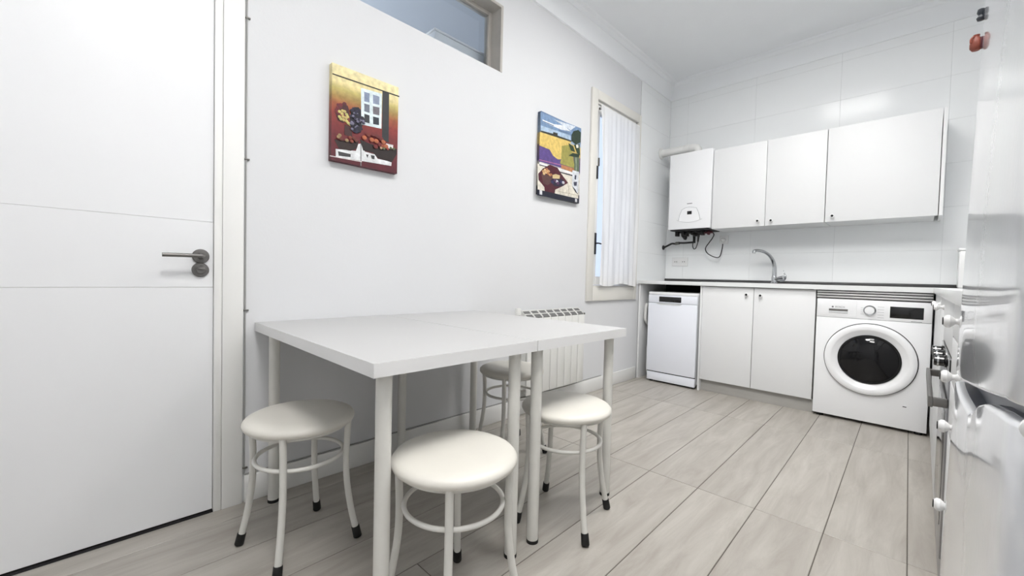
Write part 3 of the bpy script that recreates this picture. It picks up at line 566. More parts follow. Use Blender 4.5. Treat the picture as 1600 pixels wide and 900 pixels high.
DISC2= [(0.074, 0.283, 2.0, (206, 160, 110)), (0.113, 0.306, 2.0, (226, 190, 140)), (0.155, 0.32, 2.0, (170, 110, 70)), (0.197, 0.304, 2.0, (206, 160, 110)), (0.13, 0.278, 2.0, (226, 190, 140)), (0.185, 0.273, 2.0, (170, 110, 70)), (0.229, 0.264, 2.0, (206, 160, 110)), (0.088, 0.257, 2.0, (226, 190, 140)), (0.256, 0.271, 2.0, (170, 110, 70)), (0.151, 0.294, 2.0, (206, 160, 110)), (0.29, 0.183, 2.4, (40, 40, 90)), (0.397, 0.207, 2.4, (206, 206, 216)), (0.422, 0.188, 2.4, (90, 50, 90)), (0.511, 0.216, 2.4, (40, 40, 90)), (0.557, 0.216, 2.4, (206, 206, 216)), (0.347, 0.214, 2.4, (90, 50, 90))]

def painting(name, label, y0, y1, z0, z1, base, polys, discs, sidecol, pxh, pxv):
    t = thing(name, label, 'painting', (0, (y0+y1)/2, z0))
    X = .030
    def newmesh(nm, faces):
        bm = bmesh.new(); cl = bm.loops.layers.float_color.new('paint')
        for pts, cols in faces:
            try: f = bm.faces.new([bm.verts.new(p) for p in pts])
            except ValueError: continue
            for l, c in zip(f.loops, cols): l[cl] = (*c, 1)
        off = wloc(t); bmesh.ops.translate(bm, verts=bm.verts, vec=-off)
        me = bpy.data.meshes.new(nm); bm.to_mesh(me); bm.free(); me.materials.append(M['canvas'])
        o = bpy.data.objects.new(nm, me); COL.objects.link(o); o.parent = t; return o
    P = lambda s, q, x: (x, y0+s*(y1-y0), z0+q*(z1-z0))
    def C(c):
        return tuple(lin(c))
    # stretched canvas: box whose sides carry the painted edge colours
    F = []
    for (qa, ca), (qb, cb2) in zip(base, base[1:]):
        a, b2 = C(ca), C(cb2)
        F.append(([P(0, qa, X), P(1, qa, X), P(1, qb, X), P(0, qb, X)], [a, a, b2, b2]))
        sa_, sb_ = tuple(v*sidecol for v in a), tuple(v*sidecol for v in b2)
        F.append(([P(0, qa, .0), P(0, qa, X), P(0, qb, X), P(0, qb, .0)], [sa_, sa_, sb_, sb_]))
        F.append(([P(1, qa, X), P(1, qa, .0), P(1, qb, .0), P(1, qb, X)], [sa_, sa_, sb_, sb_]))
    lo_c, hi_c = C(base[0][1]), C(base[-1][1])
    F.append(([P(0, 0, .0), P(1, 0, .0), P(1, 0, X), P(0, 0, X)], [lo_c]*4)); F.append(([P(0, 1, X), P(1, 1, X), P(1, 1, .0), P(0, 1, .0)], [hi_c]*4))
    F.append(([P(0, 0, .0), P(0, 1, .0), P(1, 1, .0), P(1, 0, .0)], [lo_c]*4))
    newmesh('canvas', F)
    G = []; x = X
    for c, L in polys:
        x += .00009; G.append(([P(s, q, x) for s, q in L], [C(c)]*len(L)))
    for s, q, r, c in discs:
        x += .00004; cx, cz = y0+s*(y1-y0), z0+q*(z1-z0); cc = C(c)
        G.append(([(x, cx+r*pxh*math.cos(a), cz+r*pxv*math.sin(a)) for a in [k*math.pi/5 for k in range(10)]], [tuple(min(1, v*(1.25 if math.sin(k*math.pi/5) > .3 else .8)) for v in cc) for k in range(10)]))
    newmesh('painted_scene', G)
    return t
painting('painting', 'painting of fruit bowls and grapes below a white window on a red wall', -3.541, -3.208, 1.467, 1.903,
    [(0, (84, 18, 32)), (.10, (92, 20, 34)), (.35, (116, 30, 34)), (.50, (140, 44, 34)), (.60, (158, 84, 44)), (.68, (162, 130, 66)), (.76, (196, 180, 106)), (.83, (236, 220, 160)), (1, (238, 226, 176))], PIC1, DISC1, .9, .0034, .0030)
painting('painting', 'painting of a bread basket on a maroon cloth before a yellow landscape and blue sky', -2.106, -1.630, 1.54, 2.115,
    [(0, (24, 26, 44)), (.10, (28, 28, 46)), (.12, (206, 200, 190)), (.38, (222, 216, 204)), (.42, (80, 62, 120)), (.60, (120, 96, 110)), (.62, (210, 182, 104)), (.74, (214, 186, 110)), (.76, (150, 172, 198)), (1, (104, 128, 162))], PIC2, DISC2, .45, .0072, .0046)

# ================================================================ KITCHEN, BACK RUN
def knob(parent, loc, axis, name='knob'):
    pr = [(0, 0), (.0105, 0), (.0095, .003), (.0060, .007), (.0060, .011), (.0095, .0145), (.0135, .0195), (.0135, .0245), (.0100, .0285), (.0070, .0295), (0, .0295)]
    k = lathe_obj(name, pr, loc, axis, M['knobw'], parent, 28)
    ax = {'-y': Vector((0, -1, 0)), '-x': Vector((-1, 0, 0))}[axis]
    lathe_obj('screw_cap', [(0, 0), (.0088, 0), (.0080, .0018), (0, .0022)], Vector(loc)+ax*.0289, axis, M['screw'], k, 20)
    return k
CF = -.576
# worktop
wt = thing('worktop', 'white laminate kitchen worktop over the dishwasher, sink cabinet and washing machine', 'worktop', (1.0, -.3, .918))
box('worktop_board', (.001, -.598, .918), (.600, -.001, .950), M['worktop'], wt, .003)
SX0, SX1, SY0, SY1 = .70, 1.36, -.50, -.16
bm = bmesh.new()
for lo, hi in (((.6005, -.603, .918), (RX-.001, SY0, .952)), ((.6005, SY1, .918), (RX-.001, -.001, .952)), ((.6005, SY0, .918), (SX0, SY1, .952)), ((SX1, SY0, .918), (RX-.001, SY1, .952))): bx(bm, lo, hi, .0)
finish('worktop_board', bm, M['worktop'], wt)
struct(box('trim_6', (.008, -.024, .9505), (2.16, -.0065, .976), M['darkalu'], None, .003))
struct(box('trim_7', (2.1605, -.024, .9525), (RX-.001, -.0065, .968), M['darkalu'], None, .003))
sk = thing('sink', 'stainless steel inset sink in the worktop in front of the tap', 'sink', (1.03, -.33, .79))
bm = bmesh.new()
for lo, hi in (((SX0-.012, SY0-.012, .9522), (SX1+.012, SY0+.004, .9545)), ((SX0-.012, SY1-.004, .9522), (SX1+.012, SY1+.012, .9545)), ((SX0-.012, SY0+.004, .9522), (SX0+.004, SY1-.004, .9545)), ((SX1-.004, SY0+.004, .9522), (SX1+.012, SY1-.004, .9545))): bx(bm, lo, hi)
finish('rim', bm, M['steel'], sk)
boxes('bowl', [((SX0+.002, SY0+.002, .80), (SX0+.004, SY1-.002, .953)), ((SX1-.004, SY0+.002, .80), (SX1-.002, SY1-.002, .953)), ((SX0+.004, SY0+.002, .80), (SX1-.004, SY0+.004, .953)), ((SX0+.004, SY1-.004, .80), (SX1-.004, SY1-.002, .953)), ((SX0+.002, SY0+.002, .797), (SX1-.002, SY1-.002, .80))], M['steel'], sk)
# tap
tp = thing('faucet', 'chrome swan-neck kitchen tap with a side lever behind the sink', 'faucet', (1.035, -.10, .952))
lathe_obj('base', [(0, 0), (.027, 0), (.027, .006), (.022, .012), (.021, .055), (.018, .066), (0, .066)], (1.035, -.10, .952), 'z', M['chrome'], tp, 32)
C_ = catmull([(1.035, -.10, 1.0), (1.035, -.10, 1.06), (1.033, -.103, 1.105), (1.022, -.118, 1.155), (1.0, -.150, 1.198), (.968, -.195, 1.226), (.935, -.243, 1.234), (.914, -.273, 1.230)], 7)
n = len(C_); tube_obj('spout', C_, [.0185-.0055*min(1, i/(n*.6)) for i in range(n)], M['chrome'], tp, 20)
bm = bmesh.new(); cyl(bm, (.915, -.272, 1.234), (.912, -.276, 1.210), .0125, 20); finish('aerator', bm, M['chrome'], tp)
bm = bmesh.new(); tube(bm, catmull([(1.04, -.10, .992), (1.07, -.112, .994), (1.108, -.125, 1.004)], 5), [.0185, .018, .0175, .017, .017, .0175, .018, .0185, .019, .0195, .020], 20); finish('cartridge', bm, M['chrome'], tp)
bm = bmesh.new(); tube(bm, catmull([(1.085, -.118, .975), (1.118, -.128, .985), (1.124, -.130, 1.015), (1.114, -.128, 1.045), (1.108, -.127, 1.068)], 5), [.007]*8+[.0085]*4+[.007, .006, .005, .004, .003, .003, .002, .002, .002][:9], 14); finish('lever', bm, M['chrome'], tp)

# side panels
tag(box('end_board', (.0075, CF, 0), (.024, -.03, .9175), M['cab'], None, .001), 'white end board standing left of the dishwasher under the worktop', 'panel')
tag(box('divider_board', (.586, CF, 0), (.603, -.03, .9175), M['cab'], None, .001), 'white board standing between dishwasher and sink cabinet', 'panel')
# dishwasher
dw = thing('dishwasher', 'slim white dishwasher with a black display under the left end of the worktop', 'dishwasher', (.347, -.32, 0))
box('body', (.125, -.580, .03), (.571, -.05, .835), M['applgrey'], dw, .004)
box('top_plate', (.123, -.598, .820), (.573, -.04, .846), M['appl'], dw, .006)
box('control_panel', (.123, -.602, .747), (.573, -.58, .819), M['applblue'], dw, .004)
box('display', (.228, -.6032, .757), (.433, -.600, .806), M['blackglass'], dw, .001)
bm = bmesh.new(); bx(bm, (.123, -.6045, .104), (.573, -.58, .7445), .004); dd = finish('door', bm, M['applblue'], dw)
bm = bmesh.new(); prism(bm, [(.200, -.6055, .744), (.445, -.6055, .744), (.425, -.6055, .731), (.40, -.6055, .728), (.245, -.6055, .728), (.22, -.6055, .731)], (0, .004, 0)); finish('grip_recess', bm, M['applgrey'], dd)
box('toe_panel', (.126, -.597, .018), (.570, -.56, .095), M['applblue'], dw, .003)
box('toe_gap', (.126, -.594, .0955), (.570, -.56, .1035), M['gap'], dw)
for x in (.15, .545):
    for y in (-.55, -.10):
        bm = bmesh.new(); cyl(bm, (x, y, 0), (x, y, .031), .016, 16); finish('foot', bm, M['rubber'], dw)
box('niche_shade', (.026, -.028, .0), (.584, -.008, .915), M['gap'], None).name = 'niche_shade_panel'  # black sheet stands in for the shade behind the dishwasher
nb = [o for o in COL.objects if o.name == 'niche_shade_panel'][0]; tag(nb, 'black sheet for the shade at the back of the niche behind the slim dishwasher', 'panel')
hs = tube_obj('hose', catmull([(.055, -.06, .60), (.06, -.25, .62), (.062, -.42, .66), (.062, -.50, .72), (.062, -.53, .66), (.062, -.52, .56), (.060, -.40, .50), (.055, -.2, .45), (.05, -.06, .42)], 6), .014, M['pipew']); tag(hs, 'pale hose looped in the gap left of the dishwasher', 'hose')
hs2 = tube_obj('hose', catmull([(.08, -.06, .42), (.08, -.3, .40), (.085, -.49, .34), (.085, -.51, .2), (.085, -.49, .05), (.085, -.3, .013), (.085, -.06, .013)], 6), .011, M['applgrey']); tag(hs2, 'thin hose hanging low in the gap left of the dishwasher', 'hose')

# sink base cabinet
bc = thing('base_cabinet', 'white two-door base cabinet under the sink and tap', 'cabinet', (1.006, -.30, 0))
boxes('carcass', [((.6045, -.555, .10), (.620, -.03, .9175)), ((1.392, -.555, .10), (1.408, -.03, .9175)), ((.62, -.555, .10), (1.392, -.03, .116)), ((.62, -.045, .116), (1.392, -.03, .79))], M['cabin'], bc)
d1 = box('door', (.6055, CF, .104), (1.0015, -.556, .9125), M['cab'], bc, .0015); knob(d1, (.955, CF, .857), '-y')
d2 = box('door', (1.0050, CF, .104), (1.4080, -.556, .9125), M['cab'], bc, .0015); knob(d2, (1.055, CF, .855), '-y')
box('plinth', (.604, -.5376, 0), (1.412, -.522, .099), M['kick'], bc, .001)

# washing machine
wm = thing('washing_machine', 'white front-loading washing machine with a dark round porthole at the right of the back run', 'washing machine', (1.717, -.30, 0))
WF = -.586
box('body', (1.418, WF+.006, .02), (2.014, -.04, .856), M['appl'], wm, .006)
box('front_panel', (1.419, WF, .022), (2.013, WF+.01, .7215), M['appl'], wm, .004)
cp = box('control_panel', (1.419, WF-.001, .7235), (2.013, WF+.012, .855), M['appl'], wm, .005)
box('display', (1.814, WF-.0028, .745), (1.973, WF, .820), M['blackglass'], cp, .0008)
dl = lathe_obj('program_dial', [(0, 0), (.0335, 0), (.0335, .004), (.031, .006), (.0305, .020), (.028, .023), (0, .023)], (1.712, WF-.001, .787), '-y', M['chrome'], wm, 48)
lathe_obj('dial_face', [(0, 0), (.0255, 0), (.025, .0015), (0, .002)], (1.712, WF-.0235, .787), '-y', M['appl'], dl, 40)
dt = box('detergent_drawer', (1.424, WF-.0025, .735), (1.643, WF, .851), M['appl'], wm, .001)
box('drawer_grip', (1.490, WF-.0036, .770), (1.596, WF-.0015, .785), M['handle'], dt, .0006)
box('drawer_lip', (1.490, WF-.0055, .7555), (1.596, WF-.0022, .769), M['applgrey'], dt, .001)
lg_ = lathe_obj('round_emblem', [(0, 0), (.006, 0), (.006, .0006), (.0045, .0008), (0, .0008)], (1.511, WF-.0025, .7985), '-y', M['text'], dt, 24)
text_obj('brand_text', 'BOSCH', .0165, (1.552, WF-.0028, .7985), FACE_FRONT, M['text'], dt)
L = [((1.665+.0, WF-.0015, .80-.014*k), (1.682, WF-.0008, .8015-.014*k)) for k in range(4)]+[((1.752, WF-.0015, .812-.018*k), (1.785, WF-.0008, .8135-.018*k)) for k in range(5)]+[((1.916, WF-.0015, .728), (1.967, WF-.0008, .7305))]
for lo, hi in L: box('panel_print', lo, hi, M['print_'], wm)
px, pz = 1.7175, .452
lathe_obj('door_gap', [(.2405, 0), (.2455, 0), (.2455, .002), (.2405, .002)], (px, WF, pz), '-y', M['gap'], wm, 96)
lathe_obj('door_ring', [(.2410, 0), (.2410, .014), (.2390, .021), (.2320, .0265), (.220, .0290), (.2040, .0290), (.1990, .0265), (.1760, .0105), (.1665, .0080), (.1645, .003), (.165, 0)], (px, WF-.001, pz), '-y', M['appl'], wm, 96)
pg = lathe_obj('porthole_glass', [(.1640, .004), (.158, .012), (.150, .017), (.12, .030), (.07, .042), (0, .046)], (px, WF-.001, pz), '-y', M['porthole'], wm, 80)
lathe_obj('glass_rim', [(.1655, .004), (.1655, .0135), (.160, .0175), (.153, .0175), (.153, .010)], (px, WF-.001, pz), '-y', M['gap'], wm, 80)
lathe_obj('drum_front', [(.162, .001), (.12, .001), (0, .001)], (px, WF-.001, pz), '-y', M['gap'], wm, 60)
box('service_mark', (1.897, WF-.001, .168), (1.915, WF, .173), M['screw'], wm)
for x in (1.46, 1.975):
    for y in (-.54, -.10):
        bm = bmesh.new(); cyl(bm, (x, y, 0), (x, y, .024), .02, 16); finish('foot', bm, M['rubber'], wm)
vt = thing('ventilation_trim', 'row of aluminium slats between worktop and washing machine', 'trim', (1.714, -.57, .86))
for k in range(3): box('slat', (1.418, -.590, .8625+.0185*k), (2.012, -.556, .8745+.0185*k), M['alu'], vt, .001)
box('backing', (1.418, -.548, .8605), (2.012, -.54, .917), M['gap'], vt)

# ---- wall cabinets
UY = -.350
def wcab(x0, x1, doors, knobs, label, side=False):
    t = thing('wall_cabinet', label, 'cabinet', ((x0+x1)/2, -.17, 1.433), 'white wall cabinets above the worktop')
    boxes('carcass', [((x0+.001, -.332, 1.434), (x0+.016, -.007, 2.142)), ((x1-.016-.0025*side, -.332 if not side else UY, 1.433), (x1-.001, -.007, 2.1425)), ((x0+.016, -.332, 1.434), (x1-.016-.022*side, -.007, 1.450)), ((x0+.016, -.332, 2.126), (x1-.016-.022*side, -.007, 2.142)), ((x0+.016, -.014, 1.45), (x1-.016-.022*side, -.007, 2.126))], M['cab'], t)
    for (a, b2), k in zip(doors, knobs):
        d = box('door', (a+.0015, UY, 1.4335), (b2-.0015, UY+.017, 2.1425), M['cab'], t, .0012); knob(d, k, '-y')
wcab(.5786, 1.406, [(.5786, 1.0031), (1.0031, 1.406)], [(.955, UY, 1.476), (1.053, UY, 1.472)], 'white two-door wall cabinet between boiler and the wide wall cabinet')
wcab(1.408, 2.0377, [(1.408, 2.0165)], [(1.456, UY, 1.475)], 'wide single-door white wall cabinet at the right end of the row', True)

# ---- boiler
bo = thing('boiler', 'white wall-hung gas boiler in the corner beside the wall cabinets', 'boiler', (.378, -.19, 1.42))
BY = -.365
box('casing', (.181, BY, 1.447), (.573, -.012, 2.166), M['appl'], bo, .006)
box('underside', (.196, BY+.02, 1.437), (.552, -.05, 1.4465), M['blackpipe'], bo)
LN = [(.264, 1.534), (.306, 1.519), (.361, 1.509), (.414, 1.509), (.460, 1.519), (.500, 1.531)]
tube_obj('smile_line', catmull([(x, BY-.001, z) for x, z in LN], 6), .0026, M['applgrey'], bo, 8)
DM = [(.283, 1.527), (.290, 1.575), (.312, 1.630), (.345, 1.645), (.379, 1.650), (.415, 1.645), (.448, 1.635), (.468, 1.589), (.483, 1.526)]
bm = bmesh.new(); prism(bm, [(x, BY+.001, z) for x, z in DM]+[(x, BY+.001, z) for x, z in reversed(LN[1:-1])], (0, -.004, 0)); ctl = finish('control_cover', bm, M['appl'], bo)
tube_obj('cover_outline', [(x, BY-.003, z) for x, z in DM], .0013, M['print_'], bo, 6)
box('boiler_display', (.363, BY-.0045, 1.581), (.405, BY-.002, 1.612), M['blackglass'], ctl, .0006)
box('logo_bar', (.357, BY-.0012, 1.679), (.405, BY, 1.6865), M['text'], bo)
bm = bmesh.new(); tube(bm, catmull([(.010, -.20, 2.252), (.10, -.20, 2.252), (.22, -.20, 2.252), (.30, -.20, 2.252), (.352, -.20, 2.246), (.376, -.20, 2.222), (.380, -.20, 2.185), (.380, -.20, 2.166)], 7), .036, 28); finish('flue_pipe', bm, M['pipew'], bo, 50)
lathe_obj('wall_flange', [(0, 0), (.056, 0), (.056, .008), (.046, .014), (0, .014)], (.0065, -.20, 2.252), 'x', M['pipew'], bo, 32)
for x in (.285, .235): lathe_obj('pipe_collar', [(.036, 0), (.040, 0), (.040, .014), (.036, .014)], (x, -.20, 2.252), 'x', M['pipew'], bo, 28)
lathe_obj('flue_socket', [(0, 0), (.052, 0), (.052, .012), (.044, .016), (.044, .03), (0, .03)], (.380, -.20, 2.164), 'z', M['pipew'], bo, 32)
# valves, pipes under the boiler
rnd = random.Random(3)
boxes('valve_cluster', [((.21+.02*k, -.27+.03*(k % 3), 1.392+.011*((k*7) % 4)), (.238+.02*k, -.22+.03*(k % 3), 1.437)) for k in range(15)], M['blackpipe'], bo, .003)
bm = bmesh.new(); tube(bm, [(.262, -.21, 1.43), (.270, -.21, 1.405), (.290, -.21, 1.375), (.288, -.21, 1.358)], [.018, .022, .019, .010], 14); finish('filling_tap', bm, M['blackpipe'], bo)
bm = bmesh.new(); lathe(bm, [(0, 0), (.016, 0), (.018, -.02), (.010, -.034), (0, -.034)], (.505, -.2, 1.432), 'z', 20); finish('relief_valve', bm, M['redpart'], bo)
box('valve_body', (.47, -.22, 1.412), (.54, -.18, 1.431), M['redpart'], bo, .005)
for x in (.345, .378):
    bm = bmesh.new(); cyl(bm, (x, -.12, 1.345), (x, -.12, 1.432), .0085, 14); finish('pipe', bm, M['brass'] if x > .36 else M['blackpipe'], bo)
gp = tube_obj('gas_pipe', catmull([(.0075, -.08, 1.300), (.035, -.08, 1.309), (.073, -.08, 1.327), (.102, -.08, 1.338), (.137, -.08, 1.335), (.184, -.09, 1.341), (.236, -.10, 1.339), (.31, -.12, 1.339), (.352, -.12, 1.341)], 5), .0095, M['blackpipe'], bo, 14)
lathe_obj('pipe_rosette', [(0, 0), (.024, 0), (.022, .010), (0, .012)], (.0065, -.08, 1.300), 'x', M['blackpipe'], bo, 20)
bm = bmesh.new(); cyl(bm, (.140, -.084, 1.335), (.180, -.089, 1.341), .0150, 16); bx(bm, (.150, -.108, 1.334), (.172, -.08, 1.352), .002); finish('gas_tap', bm, M['brass'], bo)
tube_obj('black_hose', catmull([(.335, -.14, 1.43), (.341, -.14, 1.368), (.336, -.14, 1.313), (.340, -.14, 1.286), (.351, -.14, 1.272), (.367, -.14, 1.280), (.381, -.14, 1.321), (.392, -.14, 1.374), (.401, -.14, 1.432)], 6), .0042, M['blackpipe'], bo, 10)
tube_obj('power_cord', catmull([(.500, -.10, 1.435), (.517, -.10, 1.412), (.509, -.10, 1.381), (.477, -.10, 1.333), (.448, -.10, 1.289), (.447, -.10, 1.258), (.468, -.10, 1.226), (.512, -.09, 1.198), (.550, -.08, 1.187), (.570, -.07, 1.202), (.579, -.06, 1.246), (.583, -.05, 1.289), (.583, -.045, 1.325)], 6), .0045, M['blackpipe'], bo, 10)
# ---- sockets
def socket_(x0, x1, z0, z1, centers, label, name='wall_socket'):
    t = thing(name, label, 'socket', ((x0+x1)/2, -.0061, z0))
    box('plate', (x0, -.0145, z0), (x1, -.0065, z1), M['knobw'], t, .003)
    for cx, cz in centers:
        w = lathe_obj('socket_well', [(0, 0), (.021, 0), (.021, .001), (.0195, .0015), (0, .0015)], (cx, -.0145, cz), '-y', M['knobw'], t, 28)
        bm = bmesh.new()
        for s in (-1, 1): cyl(bm, (cx+s*.0095, -.0152, cz), (cx+s*.0095, -.0168, cz), .0044, 10)
        finish('socket_holes', bm, M['screw'], w)
socket_(.078, .242, 1.108, 1.196, [(.119, 1.153), (.200, 1.153)], 'white double wall socket in the corner above the worktop')
socket_(.542, .622, 1.322, 1.402, [(.582, 1.362)], 'white wall socket below the wall cabinet that the boiler cord runs to')
bm = bmesh.new(); lathe(bm, [(0, 0), (.018, 0), (.018, .022), (.012, .034), (0, .036)], (.583, -.0172, 1.360), '-y', 20); pl = finish('plug', bm, M['knobw'], bo); 
tube_obj('plug_tail', [(.583, -.045, 1.350), (.583, -.045, 1.320)], .006, M['knobw'], pl, 10)

# ---- white canister at the back right
cn = thing('canister', 'tall white container on the worktop, seen just left of the fridge edge', 'container', (2.19, -.14, .952))
box('canister_body', (2.128, -.20, .9525), (2.26, -.07, 1.205), M['knobw'], cn, .012); box('canister_lid', (2.124, -.204, 1.206), (2.264, -.066, 1.222), M['knobw'], cn, .006)

# ================================================================ KITCHEN, RIGHT RUN
FX = 2.021
tag(box('side_worktop', (2.010, -3.262, .918), (RX-.001, -.6035, .952), M['worktop'], None, .004), 'white worktop along the right wall, seen end-on above the drawers', 'worktop')
tag(box('corner_filler', (FX+.001, -1.248, .10), (FX+.019, -.63, .9175), M['cab'], None, .001), 'narrow white filler front beside the washing machine', 'panel')
tag(box('plinth_board', (FX+.04, -3.262, 0), (FX+.055, -.64, .099), M['kick'], None), 'grey plinth board below the cabinets on the right', 'plinth')
c1 = thing('base_cabinet', 'white base cabinet with porcelain knobs between washing machine and oven', 'cabinet', (2.3, -1.65, .1))
box('carcass', (FX+.019, -2.048, .10), (RX-.005, -1.25, .9175), M['cabin'], c1)
for y0, y1, ky in ((-1.648, -1.252, -1.61), (-2.046, -1.652, -2.005)):
    d = box('door', (FX, y0, .104), (FX+.018, y1, .9125), M['cab'], c1, .0015); knob(d, (FX, ky, .880), '-x')
ov = thing('oven', 'built-in oven with black glass and a square grey bar handle on the right run', 'oven', (2.3, -2.35, .1))
box('oven_body', (FX+.019, -2.648, .10), (RX-.005, -2.052, .9175), M['applgrey'], ov)
box('top_fascia', (FX, -2.648, .765), (FX+.018, -2.052, .9125), M['cab'], ov, .0015)
box('control_strip', (FX-.003, -2.646, .712), (FX+.018, -2.054, .758), M['blackglass'], ov, .002)
od = box('oven_door', (FX-.004, -2.646, .20), (FX+.018, -2.054, .708), M['steel'], ov, .003)
box('oven_glass', (FX-.0052, -2.58, .27), (FX-.003, -2.12, .60), M['blackglass'], od, .0008)
boxes('bar_handle', [((1.980, -2.655, .622), (1.990, -2.085, .652)), ((1.990, -2.655, .625), (FX-.003, -2.640, .649)), ((1.990, -2.10, .625), (FX-.003, -2.085, .649))], M['handle'], od, .001)
box('lower_drawer', (FX, -2.646, .104), (FX+.018, -2.054, .196), M['steel'], ov, .002)
for y in (-2.22, -2.36, -2.50):
    kn = lathe_obj('control_knob', [(0, 0), (.019, 0), (.019, .004), (.016, .006), (.0155, .026), (.013, .028), (0, .028)], (FX-.003, y, .735), '-x', M['blackglass'], ov, 28)
    lathe_obj('knob_ring', [(.0160, 0), (.0175, 0), (.0175, .004), (.0160, .004)], (FX-.020, y, .735), '-x', M['chrome'], kn, 28)
dc = thing('drawer_cabinet', 'white four-drawer cabinet with porcelain knobs beside the fridge', 'cabinet', (2.3, -2.97, .1))
box('carcass', (FX+.019, -3.262, .10), (RX-.005, -2.652, .9175), M['cabin'], dc)
for z0, z1, kz in ((.826, .9125, .884), (.706, .822, .764), (.566, .702, .655), (.104, .562, .481)):
    d = box('drawer', (FX, -3.260, z0), (FX+.018, -2.654, z1), M['cab'], dc, .0015); knob(d, (FX, -2.998, kz), '-x')

# ---- fridge
FY0, FY1 = -3.8046, -3.2776
fr = thing('refrigerator', 'tall glossy white fridge-freezer filling the right border', 'refrigerator', (1.989, FY1, 0))
F0 = 1.989
box('cabinet_body', (F0+.060, FY0+.004, .03), (F0+.575, FY1-.004, 1.845), M['fridge'], fr, .006)
SLP = [(1.02, .030), (.96, .018), (.92, .004), (.88, -.012), (.84, -.020), (.75, -.022), (.62, -.026), (.56, -.032), (.54, -.05), (.525, -.12), (.512, -.30), (.503, -.60), (.497, -1.1), (.493, -2.2)]
def face_profile():
    out = []; x = 0.0; N = 60; dd = [1.02-(1.02-.493)*k/N for k in range(N+1)]
    dd = [d_ for d_ in dd if d_ > .56]+[.56-(.56-.493)*k/16 for k in range(17)]
    def m(d_):
        for (a, ma), (c, mc) in zip(SLP, SLP[1:]):
            if c <= d_ <= a: return ma+(mc-ma)*(a-d_)/(a-c)
        return SLP[-1][1]
    prev = dd[0]
    for d_ in dd:
        x -= m((d_+prev)/2)*(prev-d_); prev = d_; out.append((d_-4.2976, x))
    return out
FP = face_profile()
def curve_z(tab, y):
    for (ya, za), (yb, zb) in zip(tab, tab[1:]):
        if ya >= y >= yb: return za+(zb-za)*(ya-y)/(ya-yb)
    return tab[-1][1] if y < tab[-1][0] else tab[0][1]
def fridge_door(name, zb, zt, parent, m):
    """front skin follows FP; zb, zt give bottom and top edge height along y"""
    bm = bmesh.new(); e = .005; cols = []
    for y, x in FP:
        a, c = zb(y), zt(y); X = F0+x
        zs_ = [a+e, a+.10]+[a+.10+(c-a-.20)*k/6 for k in range(1, 6)]+[c-.10, c-e]
        cols.append([bm.verts.new((F0+.055, y, a)), bm.verts.new((min(X+e, F0+.05), y, a)), bm.verts.new((X+e*.3, y, a+e*.3))]+[bm.verts.new((X, y, z)) for z in zs_]+[bm.verts.new((X+e*.3, y, c-e*.3)), bm.verts.new((min(X+e, F0+.05), y, c)), bm.verts.new((F0+.055, y, c))])
    for A_, B_ in zip(cols, cols[1:]):
        n = len(A_)
        for k in range(n): bm.faces.new((A_[k], B_[k], B_[(k+1) % n], A_[(k+1) % n]))
    bm.faces.new(cols[0]); bm.faces.new(cols[-1][::-1])
    return finish(name, bm, m, parent, 50)
UB = [(FY1+.02, .812), (FY0+.46, .818), (FY0+.36, .826), (FY0+.25, .838), (FY0+.15, .850), (FY0+.06, .862), (FY0-.02, .868)]
LT = [(FY1+.02, .801), (FY0+.27, .803), (FY0+.235, .812), (FY0+.20, .828), (FY0+.16, .838), (FY0+.08, .848), (FY0-.02, .856)]
lowd = None
fridge_door('upper_door', lambda y: curve_z(UB, y), lambda y: 1.85, fr, M['fridge'])
lowd = fridge_door('lower_door', lambda y: .075, lambda y: curve_z(LT, y), fr, M['fridge'])
bm = bmesh.new(); prv = None
for y, x in FP[1:-6]:
    z = curve_z(LT, y)+.0006; row = [bm.verts.new((F0+x+.010, y, z)), bm.verts.new((F0+.0555, y, z)), bm.verts.new((F0+.0555, y, z-.0008)), bm.verts.new((F0+x+.010, y, z-.0008))]
    if prv:
        for k in range(4): bm.faces.new((prv[k], row[k], row[(k+1) % 4], prv[(k+1) % 4]))
    prv = row
finish('grip_channel', bm, M['fridgegap'], lowd, 30)
box('grip_recess', (F0+.022, FY0+.01, .79), (F0+.060, FY1-.01, .875), M['fridgegap'], fr)
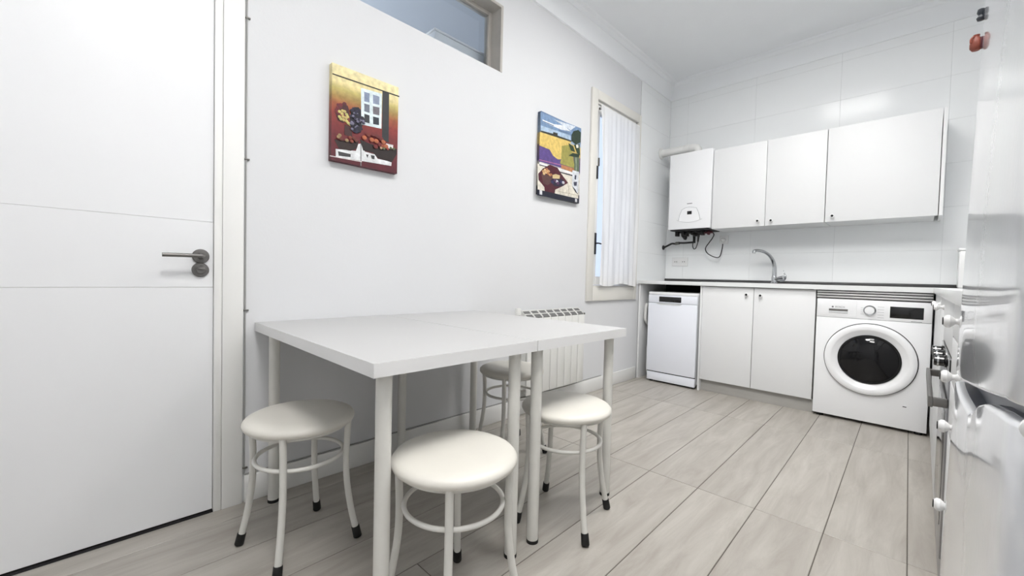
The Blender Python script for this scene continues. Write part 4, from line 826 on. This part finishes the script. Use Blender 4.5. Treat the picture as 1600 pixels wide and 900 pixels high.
boxes('foot', [((F0+.08, FY0+.03, 0), (F0+.12, FY0+.07, .031)), ((F0+.08, FY1-.07, 0), (F0+.12, FY1-.03, .031)), ((F0+.50, FY0+.03, 0), (F0+.54, FY0+.07, .031)), ((F0+.50, FY1-.07, 0), (F0+.54, FY1-.03, .031))], M['rubber'], fr)
fr.rotation_euler = (0, .0158, 0)
# magnets
def fx_at(z): return F0+z*.0158
Y_M = -3.305
mr_ = thing('fridge_magnet', 'terracotta jug-shaped magnet high on the fridge edge', 'magnet', (fx_at(1.35), Y_M, 1.335))
X0 = fx_at(1.352)-.001
bm = bmesh.new(); lathe(bm, [(0, 0), (.0045, .0008), (.0072, .005), (.0074, .011), (.0058, .018), (.0034, .022), (.0040, .025), (0, .026)], (X0-.0065, Y_M, 1.336), 'z', 18)
tube(bm, catmull([(X0-.0095, Y_M-.004, 1.358), (X0-.0125, Y_M-.006, 1.354), (X0-.0125, Y_M-.006, 1.348)], 4), .0014, 8); finish('magnet_body', bm, M['magred'], mr_)
box('magnet_back', (X0-.0025, Y_M-.006, 1.339), (X0+.0005, Y_M+.006, 1.355), M['redpart'], mr_, .0008)
md = thing('fridge_magnet', 'small dark magnet above the terracotta one on the fridge edge', 'magnet', (fx_at(1.39), Y_M, 1.381))
X0 = fx_at(1.392)-.001
bm = bmesh.new(); lathe(bm, [(0, 0), (.004, .001), (.0052, .005), (.003, .009), (.0048, .013), (.004, .018), (0, .020)], (X0-.0035, Y_M, 1.382), 'z', 16); finish('magnet_body', bm, M['magdark'], md)
box('magnet_back', (X0-.001, Y_M-.004, 1.385), (X0+.0008, Y_M+.004, 1.398), M['magdark'], md, .0006)
bl = box('brown_block', (2.0135, -3.832, .866), (2.06, -3.8065, .892), M['wood'], None, .005); tag(bl, 'small brown rounded block at the right border by the fridge door gap', 'block')
wk = lathe_obj('white_button', [(0, 0), (.010, 0), (.010, .004), (.006, .008), (0, .009)], (0, 0, 0), (0, -1, 0), M['knobw'], None, 24); wk.location = (2.022, -3.8050, .842); tag(wk, 'small round white button on the fridge side at the right border', 'button')
